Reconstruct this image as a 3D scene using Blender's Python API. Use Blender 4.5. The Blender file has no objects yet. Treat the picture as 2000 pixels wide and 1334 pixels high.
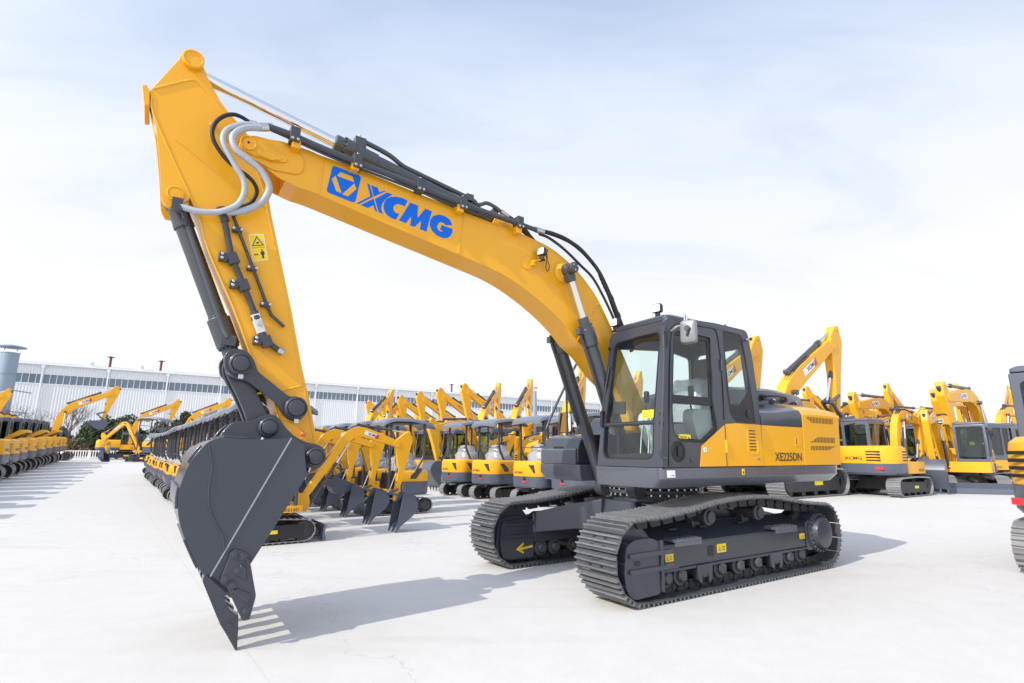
import bpy, bmesh, math, random
from mathutils import Vector, Matrix
from mathutils.geometry import tessellate_polygon
R = math.radians
sc = bpy.context.scene
COL = sc.collection
random.seed(7)

# ------------------------------------------------------------------ materials
MATS = {}
def mat(name, base, rough=.5, metal=0., coat=0., noise=0., nscale=4., bump=0., bscale=60., spec=.5, alpha=None, rvar=0.):
    m = bpy.data.materials.new(name); m.use_nodes = True
    nt = m.node_tree; b = nt.nodes['Principled BSDF']
    b.inputs['Base Color'].default_value = (*base, 1)
    b.inputs['Roughness'].default_value = rough
    b.inputs['Metallic'].default_value = metal
    b.inputs['Coat Weight'].default_value = coat
    b.inputs['Coat Roughness'].default_value = .12
    b.inputs['Specular IOR Level'].default_value = spec
    if alpha is not None: b.inputs['Alpha'].default_value = alpha
    if noise or bump or rvar:
        tc = nt.nodes.new('ShaderNodeTexCoord')
    if noise or rvar:
        n = nt.nodes.new('ShaderNodeTexNoise'); n.inputs['Scale'].default_value = nscale
        n.inputs['Detail'].default_value = 6; n.inputs['Roughness'].default_value = .62
        nt.links.new(tc.outputs['Object'], n.inputs['Vector'])
        if noise:
            mx = nt.nodes.new('ShaderNodeMix'); mx.data_type = 'RGBA'
            lo = [c*(1-noise) for c in base]; hi = [min(1, c*(1+noise*.6)) for c in base]
            mx.inputs[6].default_value = (*lo, 1); mx.inputs[7].default_value = (*hi, 1)
            nt.links.new(n.outputs['Fac'], mx.inputs[0]); nt.links.new(mx.outputs[2], b.inputs['Base Color'])
        if rvar:
            mr = nt.nodes.new('ShaderNodeMapRange'); mr.inputs[3].default_value = max(.02, rough-rvar); mr.inputs[4].default_value = rough+rvar
            nt.links.new(n.outputs['Fac'], mr.inputs[0]); nt.links.new(mr.outputs[0], b.inputs['Roughness'])
    if bump:
        n2 = nt.nodes.new('ShaderNodeTexNoise'); n2.inputs['Scale'].default_value = bscale; n2.inputs['Detail'].default_value = 4
        nt.links.new(tc.outputs['Object'], n2.inputs['Vector'])
        bp = nt.nodes.new('ShaderNodeBump'); bp.inputs['Strength'].default_value = bump; bp.inputs['Distance'].default_value = .02
        nt.links.new(n2.outputs['Fac'], bp.inputs['Height']); nt.links.new(bp.outputs[0], b.inputs['Normal'])
    MATS[name] = m
    return m
mat('yellow', (.82,.39,.010), .33, 0, .22, .06, 2.2, .05, 3.5, spec=.45, rvar=.08)
mat('yellow_far', (.82,.40,.014), .4, 0, .1, .06, 3, spec=.4)
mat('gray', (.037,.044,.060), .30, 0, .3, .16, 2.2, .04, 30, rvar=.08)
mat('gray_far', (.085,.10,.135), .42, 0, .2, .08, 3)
mat('skirt_gray', (.085,.095,.118), .27, 0, .5, .06, 2, rvar=.05)
mat('black', (.014,.015,.018), .45, 0, 0, .2, 8)
mat('rubber', (.018,.018,.020), .6, 0, 0, .2, 30)
mat('hose_gray', (.40,.43,.47), .42, .15, 0, .12, 60)
mat('pipe_gray', (.055,.060,.072), .42, .2, .1, .1, 12)
mat('cyl_gray', (.060,.066,.078), .32, .15, .3, .1, 6)
mat('shoe', (.095,.10,.115), .40, .3, 0, .35, 9, .15, 80, rvar=.12)
mat('shoe_ridge', (.225,.23,.24), .36, .5, 0, .35, 12, .15, 80, rvar=.12)
mat('roller', (.085,.087,.094), .45, .2, 0, .3, 14, .1, 60)
mat('shoe_dark', (.045,.047,.052), .55, .2, 0, .4, 9, .1, 60)
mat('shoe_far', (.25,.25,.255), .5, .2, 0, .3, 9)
mat('chrome', (.78,.79,.80), .10, 1.)
mat('steel', (.55,.56,.57), .28, 1., 0, .1, 30)
mat('weld', (.23,.25,.29), .38, .1, .2)
mat('blue', (.0, .135, .66), .5, 0, 0, spec=.25)
mat('sticker', (.86,.60,.015), .4)
mat('sticker_white', (.8,.8,.8), .4)
mat('lettering', (.035,.032,.03), .4)
mat('violet', (.09,.07,.30), .4)
mat('red', (.62,.03,.035), .35, 0, .3)
mat('red_reflector', (.75,.05,.06), .22, 0, .5)
mat('white_plastic', (.62,.65,.66), .4)
mat('lamp_glass', (.86,.87,.88), .12)
mat('mirror_back', (.20,.21,.225), .3, .3, .4)
mat('mirror', (.85,.87,.9), .03, 1.)
mat('seat', (.085,.09,.10), .7, 0, 0, .2, 20)
mat('wrap', (.58,.60,.64), .16, 0, .3, .45, 9, 1.0, 9, alpha=.60)
mat('canopy_gray', (.15,.165,.20), .4, 0, .2, .06, 3)
mat('interior', (.24,.25,.26), .6)
mat('orange', (.8,.22,.05), .4)
mat('brass', (.5,.3,.12), .35, .6)
mat('shed_white', (.70,.71,.73), .5)
mat('window_blue', (.16,.20,.25), .25, 0, .0, .15, .25)
mat('roof_gray', (.46,.47,.50), .5)
mat('frame_white', (.80,.82,.85), .45)
mat('duct', (.25,.31,.39), .42, .2, 0, .12, .3)
mat('rust', (.16,.05,.045), .6)
mat('bark', (.16,.135,.115), .8, 0, 0, .3, 6)
mat('leaf_green', (.075,.105,.045), .6, 0, 0, .35, .8)
mat('leaf_dark', (.05,.065,.035), .6, 0, 0, .35, .8)
mat('leaf_brown', (.22,.155,.09), .7, 0, 0, .4, .8)
mat('dirt', (.30,.26,.21), .9, 0, 0, .3, .4)

def glass_mat(name, tint, refl=1.0):
    m = bpy.data.materials.new(name); m.use_nodes = True; nt = m.node_tree; nt.nodes.clear()
    out = nt.nodes.new('ShaderNodeOutputMaterial'); mx = nt.nodes.new('ShaderNodeMixShader')
    tr = nt.nodes.new('ShaderNodeBsdfTransparent'); gl = nt.nodes.new('ShaderNodeBsdfGlossy'); fr = nt.nodes.new('ShaderNodeFresnel')
    tr.inputs[0].default_value = (*tint, 1); gl.inputs['Roughness'].default_value = .01; gl.inputs[0].default_value = (refl, refl, refl, 1)
    fr.inputs[0].default_value = 1.5
    ge = nt.nodes.new('ShaderNodeNewGeometry'); iv = nt.nodes.new('ShaderNodeMath'); iv.operation = 'SUBTRACT'; iv.inputs[0].default_value = 1; nt.links.new(ge.outputs['Backfacing'], iv.inputs[1])
    ml = nt.nodes.new('ShaderNodeMath'); ml.operation = 'MULTIPLY'; nt.links.new(fr.outputs[0], ml.inputs[0]); nt.links.new(iv.outputs[0], ml.inputs[1])
    nt.links.new(ml.outputs[0], mx.inputs[0]); nt.links.new(tr.outputs[0], mx.inputs[1]); nt.links.new(gl.outputs[0], mx.inputs[2])
    nt.links.new(mx.outputs[0], out.inputs[0]); MATS[name] = m
glass_mat('glass', (.93,.98,.97)); glass_mat('glass_dark', (.30,.36,.37)); glass_mat('glass_far', (.55,.68,.68))

def concrete():
    m = bpy.data.materials.new('concrete'); m.use_nodes = True; nt = m.node_tree; b = nt.nodes['Principled BSDF']
    L = nt.links.new; tc = nt.nodes.new('ShaderNodeTexCoord')
    def noise(scale, detail=6, rough=.6, vec=None):
        n = nt.nodes.new('ShaderNodeTexNoise'); n.inputs['Scale'].default_value = scale; n.inputs['Detail'].default_value = detail
        n.inputs['Roughness'].default_value = rough; L(vec or tc.outputs['Object'], n.inputs['Vector']); return n
    n1 = noise(.22); n2 = noise(3.2, 8, .7); n3 = noise(45, 4, .7)
    mp = nt.nodes.new('ShaderNodeMapping'); mp.inputs['Rotation'].default_value = (0,0,R(-41)); mp.inputs['Scale'].default_value = (.25, 2.6, 1)
    L(tc.outputs['Object'], mp.inputs[0]); n4 = noise(.9, 5, .55, mp.outputs[0])
    def ramp(src, a, b_, ca, cb):
        r = nt.nodes.new('ShaderNodeValToRGB'); r.color_ramp.elements[0].position = a; r.color_ramp.elements[1].position = b_
        r.color_ramp.elements[0].color = (*ca,1); r.color_ramp.elements[1].color = (*cb,1); L(src, r.inputs[0]); return r
    r1 = ramp(n1.outputs['Fac'], .33, .66, (.610,.586,.553), (.646,.621,.588))
    r2 = ramp(n2.outputs['Fac'], .30, .62, (.94,.94,.94), (1,1,1))
    r4 = ramp(n4.outputs['Fac'], .26, .44, (.925,.915,.90), (1,1,1))
    r3 = ramp(n3.outputs['Fac'], .2, .7, (.93,.93,.93), (1,1,1))
    def mul(a, c):
        x = nt.nodes.new('ShaderNodeMix'); x.data_type = 'RGBA'; x.blend_type = 'MULTIPLY'; x.inputs[0].default_value = 1
        L(a, x.inputs[6]); L(c, x.inputs[7]); return x.outputs[2]
    c = mul(mul(mul(r1.outputs[0], r2.outputs[0]), r4.outputs[0]), r3.outputs[0])
    # expansion joints every 6 m, aligned with the parking rows
    mj = nt.nodes.new('ShaderNodeMapping'); mj.inputs['Rotation'].default_value = (0,0,R(-36.5)); L(tc.outputs['Object'], mj.inputs[0])
    sp = nt.nodes.new('ShaderNodeSeparateXYZ'); L(mj.outputs[0], sp.inputs[0])
    def math_(op, a, v=None, v2=None):
        x = nt.nodes.new('ShaderNodeMath'); x.operation = op; L(a, x.inputs[0])
        if v is not None: x.inputs[1].default_value = v
        if v2 is not None: L(v2, x.inputs[1])
        return x.outputs[0]
    js = []
    for ax, off in ((0, 1.9), (1, 2.6)):
        f = math_('FRACT', math_('MULTIPLY', math_('ADD', sp.outputs[ax], off), 1/6.))
        js.append(math_('LESS_THAN', math_('ABSOLUTE', math_('SUBTRACT', f, .5)), .0016))
    j = math_('MAXIMUM', js[0], None, js[1])
    mxj = nt.nodes.new('ShaderNodeMix'); mxj.data_type = 'RGBA'; L(math_('MULTIPLY', j, .10), mxj.inputs[0]); L(c, mxj.inputs[6]); mxj.inputs[7].default_value = (.22,.21,.20,1)
    # hairline cracks
    v = nt.nodes.new('ShaderNodeTexVoronoi'); v.feature = 'DISTANCE_TO_EDGE'; v.inputs['Scale'].default_value = .16
    nw = noise(.8, 5, .6); av = nt.nodes.new('ShaderNodeVectorMath'); av.operation = 'MULTIPLY_ADD'; L(nw.outputs['Color'], av.inputs[0]); av.inputs[1].default_value = (2.2,2.2,0); L(tc.outputs['Object'], av.inputs[2])
    L(av.outputs[0], v.inputs['Vector']); ck = math_('MULTIPLY', math_('LESS_THAN', v.outputs['Distance'], .0016), .25)
    mxc = nt.nodes.new('ShaderNodeMix'); mxc.data_type = 'RGBA'; L(ck, mxc.inputs[0]); L(mxj.outputs[2], mxc.inputs[6]); mxc.inputs[7].default_value = (.3,.29,.28,1)
    L(mxc.outputs[2], b.inputs['Base Color']); b.inputs['Roughness'].default_value = .8; b.inputs['Specular IOR Level'].default_value = .3
    bp = nt.nodes.new('ShaderNodeBump'); bp.inputs['Strength'].default_value = .25; bp.inputs['Distance'].default_value = .01
    L(n2.outputs['Fac'], bp.inputs['Height']); L(bp.outputs[0], b.inputs['Normal'])
    MATS['concrete'] = m
concrete()

# ------------------------------------------------------------------ mesh helper
_text_cache = {}
def text_geo(s, bold=.0):
    k = (s, bold)
    if k not in _text_cache:
        c = bpy.data.curves.new('t', 'FONT'); c.body = s; c.size = 1; c.resolution_u = 3; c.offset = bold; c.fill_mode = 'FRONT'
        o = bpy.data.objects.new('t', c); COL.objects.link(o)
        dg = bpy.context.evaluated_depsgraph_get(); me = bpy.data.meshes.new_from_object(o.evaluated_get(dg))
        vs = [tuple(v.co[:2]) for v in me.vertices]; fs = [tuple(p.vertices) for p in me.polygons]
        bpy.data.objects.remove(o); bpy.data.curves.remove(c); bpy.data.meshes.remove(me)
        x0 = min(v[0] for v in vs); x1 = max(v[0] for v in vs); y0 = min(v[1] for v in vs); y1 = max(v[1] for v in vs)
        _text_cache[k] = ([((v[0]-x0)/(x1-x0), (v[1]-y0)/(y1-y0)) for v in vs], fs)
    return _text_cache[k]

def catmull(pts, n=6, closed=False):
    pts = [Vector(p) for p in pts]; out = []; N = len(pts)
    for i in range(N if closed else N-1):
        p1, p2 = pts[i], pts[(i+1) % N]
        p0 = pts[i-1] if (closed or i > 0) else p1*2-p2
        p3 = pts[(i+2) % N] if (closed or i+2 < N) else p2*2-p1
        for k in range(n):
            t = k/n
            out.append(.5*((2*p1)+(p2-p0)*t+(2*p0-5*p1+4*p2-p3)*t*t+(3*p1-p0-3*p2+p3)*t**3))
    if not closed: out.append(pts[-1])
    return out

def hom(h, x, z):
    w = h[6]*x+h[7]*z+1; return (h[0]*x+h[1]*z+h[2])/w, (h[3]*x+h[4]*z+h[5])/w
H_HOUSE = [0.926327,-0.008997,-0.050001,-0.015042,0.993081,0.002792,-0.009800,-0.002710]
H_BOOM = [0.947476,-0.005379,-0.015232,-0.011846,1.002359,-0.009830,-0.007693,-0.002128]
H_STICK = [0.947825,-0.005308,-0.013622,-0.011783,1.002472,-0.009972,-0.007652,-0.002116]
H_BUCKET = [0.942431,-0.006406,-0.036001,-0.012760,1.000721,-0.007770,-0.008296,-0.002294]
H_GROUND = [0.999424,0.000014,0.000104,-0.000014,0.966129,0.020833,-0.000045,-0.000123]
WARP = None
def warp_house(v):
    x, z = hom(H_HOUSE, v[0], v[2]); y = v[1]
    return (x, .306+(y-.347)*1.054 if y > .347 else y*.882 if y > 0 else y*1.011, z)
def warp_with(h): return lambda v: (*hom(h, v[0], v[2])[:1], v[1], hom(h, v[0], v[2])[1])
class MB:
    def __init__(s): s.v = []; s.f = []; s.m = []; s.names = []
    def mi(s, m):
        if m not in s.names: s.names.append(m)
        return s.names.index(m)
    def add(s, vs, fs, m, M=None):
        o = len(s.v); k = s.mi(m)
        s.v += [tuple(M @ Vector(v)) if M else tuple(v) for v in vs]
        s.f += [tuple(i+o for i in f) for f in fs]; s.m += [k]*len(fs)
        return s
    def box(s, x0, x1, y0, y1, z0, z1, m, M=None):
        vs = [(x,y,z) for x in (x0,x1) for y in (y0,y1) for z in (z0,z1)]
        return s.add(vs, [(0,1,3,2),(4,6,7,5),(0,4,5,1),(2,3,7,6),(0,2,6,4),(1,5,7,3)], m, M)
    def frustum(s, b, t, z0, z1, m, M=None):   # b,t = (x0,x1,y0,y1)
        vs = [(b[0],b[2],z0),(b[1],b[2],z0),(b[1],b[3],z0),(b[0],b[3],z0),(t[0],t[2],z1),(t[1],t[2],z1),(t[1],t[3],z1),(t[0],t[3],z1)]
        return s.add(vs, [(3,2,1,0),(4,5,6,7),(0,1,5,4),(1,2,6,5),(2,3,7,6),(3,0,4,7)], m, M)
    def prism(s, poly, a, b, m, axis='y', M=None):
        n = len(poly)
        mp = {'y': lambda p, w: (p[0], w, p[1]), 'x': lambda p, w: (w, p[0], p[1]), 'z': lambda p, w: (p[0], p[1], w)}[axis]
        vs = [mp(p, a) for p in poly]+[mp(p, b) for p in poly]
        tri = tessellate_polygon([[Vector((p[0], p[1], 0)) for p in poly]]) if n > 4 else None
        caps = [tuple(range(n)), tuple(range(2*n-1, n-1, -1))]
        return s.add(vs, caps+[(i, (i+1) % n, (i+1) % n+n, i+n) for i in range(n)], m, M)
    def loft(s, rings, m, cap=True, closed=True, M=None):
        n = len(rings[0]); vs = [p for r in rings for p in r]; fs = []
        for k in range(len(rings)-1):
            for i in range(n if closed else n-1):
                j = (i+1) % n; fs.append((k*n+i, k*n+j, (k+1)*n+j, (k+1)*n+i))
        if cap: fs += [tuple(range(n)), tuple((len(rings)-1)*n+i for i in range(n-1, -1, -1))]
        return s.add(vs, fs, m, M)
    def tube(s, pts, r, m, seg=10, smooth=0, cap=True, rib=None):
        pts = [Vector(p) for p in pts]
        if smooth: pts = catmull(pts, smooth)
        up = Vector((0,0,1)); rings = []; N = len(pts); prev = None
        for i, p in enumerate(pts):
            d = (pts[min(i+1, N-1)]-pts[max(i-1, 0)])
            if d.length < 1e-9: d = Vector((1,0,0))
            d.normalize()
            if prev is None:
                a = d.cross(up)
                if a.length < .05: a = d.cross(Vector((0,1,0)))
            else:
                a = prev-d*prev.dot(d)
            a.normalize(); prev = a; b = d.cross(a)
            rr = r[i] if isinstance(r, (list, tuple)) else r
            if rib: rr = rr*(1.0 if i % 2 else rib)
            rings.append([p+(a*math.cos(2*math.pi*k/seg)+b*math.sin(2*math.pi*k/seg))*rr for k in range(seg)])
        return s.loft(rings, m, cap)
    def cyl(s, p0, p1, r, m, seg=20, r1=None):
        p0, p1 = Vector(p0), Vector(p1)
        return s.tube([p0, p1], [r, r if r1 is None else r1], m, seg)
    def lathe(s, prof, p0, axis, m, seg=24):   # prof = [(r, h)]
        p0 = Vector(p0); d = Vector(axis).normalized(); a = d.orthogonal().normalized(); b = d.cross(a)
        rings = [[p0+d*h+(a*math.cos(2*math.pi*k/seg)+b*math.sin(2*math.pi*k/seg))*r for k in range(seg)] for r, h in prof]
        return s.loft(rings, m, True)
    def plate(s, outer, holes, mp, th, m):     # flat plate with holes, mp(u, v, w) -> xyz
        loops = [outer]+holes; pts = [p for l in loops for p in l]; n = len(pts)
        tris = tessellate_polygon([[Vector((p[0], p[1], 0)) for p in l] for l in loops])
        vs = [mp(p[0], p[1], 0) for p in pts]+[mp(p[0], p[1], th) for p in pts]
        fs = [tuple(t) for t in tris]+[tuple(i+n for i in reversed(t)) for t in tris]; o = 0
        for l in loops:
            k = len(l); fs += [(o+i, o+(i+1) % k, o+(i+1) % k+n, o+i+n) for i in range(k)]; o += k
        return s.add(vs, fs, m)
    def text(s, st, o, u, v, w, h, m, bold=.0):
        vs, fs = text_geo(st, bold); o, u, v = Vector(o), Vector(u), Vector(v)
        return s.add([o+u*(p[0]*w)+v*(p[1]*h) for p in vs], fs, m)
    def build(s, name, parent=None, bevel=0, smooth=32, loc=None, rotz=None, segs=2):
        if WARP: s.v = [WARP(v) for v in s.v]
        me = bpy.data.meshes.new(name); me.from_pydata(s.v, [], s.f)
        for n in s.names: me.materials.append(MATS[n])
        me.polygons.foreach_set('material_index', s.m)
        bm = bmesh.new(); bm.from_mesh(me); bmesh.ops.recalc_face_normals(bm, faces=bm.faces[:]); bm.to_mesh(me); bm.free()
        if smooth:
            me.polygons.foreach_set('use_smooth', [True]*len(me.polygons)); me.set_sharp_from_angle(angle=R(smooth))
        o = bpy.data.objects.new(name, me); COL.objects.link(o)
        if parent:
            p, n = parent, 0
            while p.parent: p = p.parent; n += 1
            o.parent = parent.parent if n >= 2 else parent
        if loc: o.location = loc
        if rotz: o.rotation_euler = (0,0,rotz)
        if bevel:
            b = o.modifiers.new('bevel', 'BEVEL'); b.width = bevel; b.segments = segs; b.limit_method = 'ANGLE'; b.angle_limit = R(38); b.harden_normals = True; b.use_clamp_overlap = True
        return o
def rounded(poly, r, n=4):
    out = []; N = len(poly)
    for i in range(N):
        p = Vector(poly[i]); a = Vector(poly[i-1])-p; b = Vector(poly[(i+1) % N])-p
        rr = (r[i] if isinstance(r, (list, tuple)) else r); la, lb = a.length, b.length
        d = min(rr, la*.45, lb*.45)
        if d < 1e-4: out.append(tuple(p)); continue
        pa = p+a.normalized()*d; pb = p+b.normalized()*d
        for k in range(n+1):
            t = k/n; out.append(tuple(pa*(1-t)**2+p*2*t*(1-t)+pb*t*t))
    return out
def empty(name, loc, rotz=0, scale=1):
    o = bpy.data.objects.new(name, None); COL.objects.link(o); o.location = loc; o.rotation_euler = (0,0,rotz); o.scale = (scale,)*3; o.empty_display_size = .3
    return o
def tag(o, label, cat, group=None, kind=None):
    if kind: o['kind'] = kind
    else:
        o['label'] = label; o['category'] = cat
    if group: o['group'] = group
    return o
def dup(root, loc, rotz, scale=None):
    def cp(o, par):
        c = o.copy(); COL.objects.link(c)
        if par: c.parent = par
        for ch in kids.get(o, ()): cp(ch, c)
        return c
    kids = {}
    for o in bpy.data.objects:
        if o.parent: kids.setdefault(o.parent, []).append(o)
    r = cp(root, None); r.location = loc; r.rotation_euler = (0,0,rotz)
    if scale: r.scale = (scale,)*3
    return r
def walk(path, pitch):
    """equal steps along a closed polyline: (centre, tangent)"""
    P = [Vector(p) for p in path]; L = [0]; N = len(P)
    for i in range(N): L.append(L[-1]+(P[(i+1) % N]-P[i]).length)
    n = max(8, round(L[-1]/pitch)); st = L[-1]/n; out = []; i = 0
    def at(s_):
        s_ %= L[-1]
        lo = 0
        while L[lo+1] < s_: lo += 1
        t = (s_-L[lo])/max(1e-9, L[lo+1]-L[lo]); return P[lo].lerp(P[(lo+1) % N], t)
    for k in range(n):
        a, b = at(k*st), at((k+1)*st-1e-6); out.append(((a+b)/2, (b-a).normalized()))
    return out, st
def arc(cx, cz, r, a0, a1, n):
    return [(cx+r*math.cos(R(a0+(a1-a0)*i/n)), cz+r*math.sin(R(a0+(a1-a0)*i/n))) for i in range(n+1)]
def shoes(mb, path, y0, y1, pitch, th, ridge, nr, m, mr=None, links=None, lm='shoe_dark'):
    """path runs so that the outward normal lies to the right of the tangent (clockwise seen from +y)"""
    W, st = walk(path, pitch)
    for c, t in W:
        n = Vector((-t[1], t[0]))           # outward for a path walked front-top-rear-bottom is checked by caller
        M = Matrix(((t[0], 0, n[0], c[0]), (0, 1, 0, 0), (t[1], 0, n[1], c[1]), (0, 0, 0, 1)))
        h = st*(.455 if links else .47)
        mb.box(-h, h, y0, y1, -th, 0, m, M)
        if links:
            for sy in (-1, 1):
                for sx in (-.5, .5): mb.box(sx*h-h*.16, sx*h+h*.16, (y0+y1)/2+sy*.085-.022, (y0+y1)/2+sy*.085+.022, -.001, .0025, 'black', M)
            mb.box(-h*.2, h*.2, (y0+y1)/2-.05, (y0+y1)/2+.05, -.001, .003, 'black', M)
        for k in range(nr):
            x = -h+2*h*(k+.5)/nr; w = st*.045 if nr > 1 else st*.1
            mb.prism([(x-w*1.5, -.001), (x+w*1.5, -.001), (x+w*.8, ridge), (x-w*.8, ridge)], y0, y1, mr or m, 'y', M)
        if links:
            yc = (y0+y1)/2
            for sg in (-1, 1):
                mb.box(-h*.98, h*.62, yc+sg*links-.022, yc+sg*links+.022, -th-.10, -th-.001, lm, M)
                mb.cyl(M @ Vector((h*.55, yc+sg*(links+.03), -th-.052)), M @ Vector((h*.55, yc+sg*(links-.03), -th-.052)), .038, lm, 8)
# ================================================================== the big excavator
YH = R(213.135); YT = R(213.747)
EX = empty('crawler_excavator', (2.040, 8.035, 0), YH)
tag(EX, 'large yellow crawler excavator standing alone in front, boom raised, dark bucket tip touching the concrete', 'excavator')
DT = YT-YH
# ---------- undercarriage (its own heading, the house is slewed a little)
def main_track(sg):
    yo = sg*1.437; yi = sg*.84; y0, y1 = min(yo, yi), max(yo, yi); yc = sg*1.138
    path = [(-1.95,.835),(-1.45,.875),(-1.04,.925),(-.55,.985),(.05,.99),(.54,.955),(.9,.905),(1.30,.865),(1.60,.840)]
    path = [tuple(p) for p in catmull([(a,b,0) for a,b in path], 3)]; path = [(p[0], p[1]) for p in path]
    path = path+arc(1.765,.448,.418, 78, -100, 14)+[(1.2,.03),(-1.2,.03)]+[(-1.55,.035)]+arc(-1.80,.462,.43, -95, -245, 13)
    mb = MB(); shoes(mb, path, y0, y1, .205, .014, .034, 3, 'shoe', 'shoe_ridge', links=.095, lm='shoe_dark')
    t = mb.build('track', EX, 0, 0, rotz=DT)
    # side frame
    f = MB(); so = sg*1.315; si = sg*.94
    sec = [(so,.30),(so,.555),(sg*1.24,.60),(sg*1.0,.715),(si,.70),(si,.30)]
    f.loft([[(x, y, z) for y, z in sec] for x in (-1.52, 1.42)], 'gray')
    f.box(-1.54, 1.42, min(so-sg*.1, so+sg*.018), max(so-sg*.1, so+sg*.018), .268, .302, 'gray')
    f.prism(rounded([(-1.66,.25),(-1.50,.25),(-1.50,.62),(-1.62,.66)], .03), min(sg*.95, sg*1.335), max(sg*.95, sg*1.335), 'gray')
    fr = f.build('track_frame', EX, .012, rotz=DT)
    h = MB()
    h.prism(rounded([(.49,.37),(.60,.37),(.60,.485),(.49,.485)], .03), min(so, so+sg*.004), max(so, so+sg*.004), 'black')
    if sg > 0: h.build('frame_opening', fr, 0)
    for x, z in ((1.0,.68), (.45,.675), (-.3,.675)):
        h = MB(); h.box(x-.07, x+.06, min(sg*1.06, sg*1.16), max(sg*1.06, sg*1.16), z-.012, z+.006, 'black')
        if sg > 0: h.build('frame_opening', fr, 0)
    for x0, x1 in ((.86,1.28), (-1.09,-.63)):
        s = MB(); s.box(x0, x1, min(so-sg*.06, so+sg*.13), max(so-sg*.06, so+sg*.13), .585, .618, 'skirt_gray'); s.box(x0, x1, min(so+sg*.10, so+sg*.13), max(so+sg*.10, so+sg*.13), .545, .585, 'skirt_gray')
        for k in range(5): s.box(x0+.05+k*(x1-x0-.1)/4.4, x0+.07+k*(x1-x0-.1)/4.4, min(so, so+sg*.12), max(so, so+sg*.12), .618, .627, 'skirt_gray')
        s.build('step', fr, .008)
    # idler guard
    g = MB(); gy = sg*1.40
    out = rounded([(1.99,.60),(2.03,.34),(2.00,.17),(1.90,.085),(1.52,.10),(1.455,.24),(1.475,.60),(1.62,.66),(1.88,.655)], .05)
    g.prism(out, min(sg*1.0, gy), max(sg*1.0, gy), 'gray')
    for z in (.505, .352):
        g.prism(rounded([(1.96,z-.022),(1.96,z+.022),(1.24 if z < .4 else 1.32,z+.024),(1.24 if z < .4 else 1.32,z-.022)], .012), min(gy-sg*.01, gy+sg*.028), max(gy-sg*.01, gy+sg*.028), 'gray')
    g.prism(rounded([(1.505,.63),(1.505,.12),(1.47,.11),(1.462,.63)], .01), min(gy-sg*.02, gy+sg*.02), max(gy-sg*.02, gy+sg*.02), 'gray')
    g.prism(rounded([(1.80,.405),(1.80,.45),(1.89,.45),(1.89,.405)], .018), min(gy, gy+sg*.003), max(gy, gy+sg*.003), 'black')
    g.build('idler_guard', fr, .014)
    idl = MB(); idl.lathe([(.34,-.10),(.36,-.06),(.36,.06),(.34,.10)], (1.765, yc, .448), (0,1,0), 'gray', 40); idl.build('idler', fr, .01)
    ro = MB()
    for i, x in enumerate((1.30, 1.06, .70, .355, .0, -.365, -.735, -1.08, -1.37)):
        ro = MB(); ro.lathe([(.05,-.22),(.07,-.20),(.07,-.17),(.108,-.165),(.108,-.12),(.085,-.11),(.085,.11),(.108,.12),(.108,.165),(.068,.17),(.068,.20),(.05,.22)], (x, sg*1.12, .212), (0,1,0), 'roller', 20)
        for a in range(4): ro.cyl((x+.045*math.cos(a*1.57+.78), sg*1.335, .212+.05*math.sin(a*1.57+.78)), (x+.045*math.cos(a*1.57+.78), sg*1.345, .212+.05*math.sin(a*1.57+.78)), .013, 'roller', 8)
        ro.build('track_roller', fr, .004)
    for x in (.70, -.735):
        k = MB(); k.prism(rounded([(x-.14,.30),(x+.14,.30),(x+.12,.13),(x+.06,.09),(x+.055,.2),(x-.055,.2),(x-.06,.09),(x-.12,.13)], .02), min(sg*1.27, sg*1.345), max(sg*1.27, sg*1.345), 'gray'); k.build('chain_guide', fr, .008)
    for x in (.50, -.50):
        k = MB(); k.lathe([(.05,-.2),(.075,-.16),(.075,.08),(.095,.09),(.095,.13),(.07,.14),(.07,.17)], (x, sg*1.16, .795), (0,1,0), 'pipe_gray', 20); k.box(x-.07, x+.07, min(sg*1.0, sg*1.1), max(sg*1.0, sg*1.1), .66, .80, 'gray'); k.build('carrier_roller', fr, .006)
    # drive sprocket with final drive
    s = MB(); c = (-1.815, yc, .468)
    teeth = []
    for i in range(21):
        for a, r in ((-.42,.345),(-.16,.39),(.16,.39),(.42,.345)): teeth.append((c[0]+r*math.cos((i+a)*2*math.pi/21), c[2]+r*math.sin((i+a)*2*math.pi/21)))
    s.prism(teeth, yc-.03, yc+.03, 'pipe_gray')
    sp = s.build('sprocket', EX, .004, rotz=DT)
    s = MB(); s.lathe([(.27,-.2),(.27,.22),(.262,.245),(.225,.26),(.205,.30),(.195,.325),(.10,.333)], (c[0], sg*1.10, c[2]), (0,sg,0), 'gray', 40)
    for i in range(24):
        a = i*math.pi/12; s.cyl((c[0]+.243*math.cos(a), sg*(1.10+.25), c[2]+.243*math.sin(a)), (c[0]+.243*math.cos(a), sg*(1.10+.276), c[2]+.243*math.sin(a)), .017, 'shoe', 6)
    s.build('final_drive', sp, .004)
    return fr, so
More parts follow.
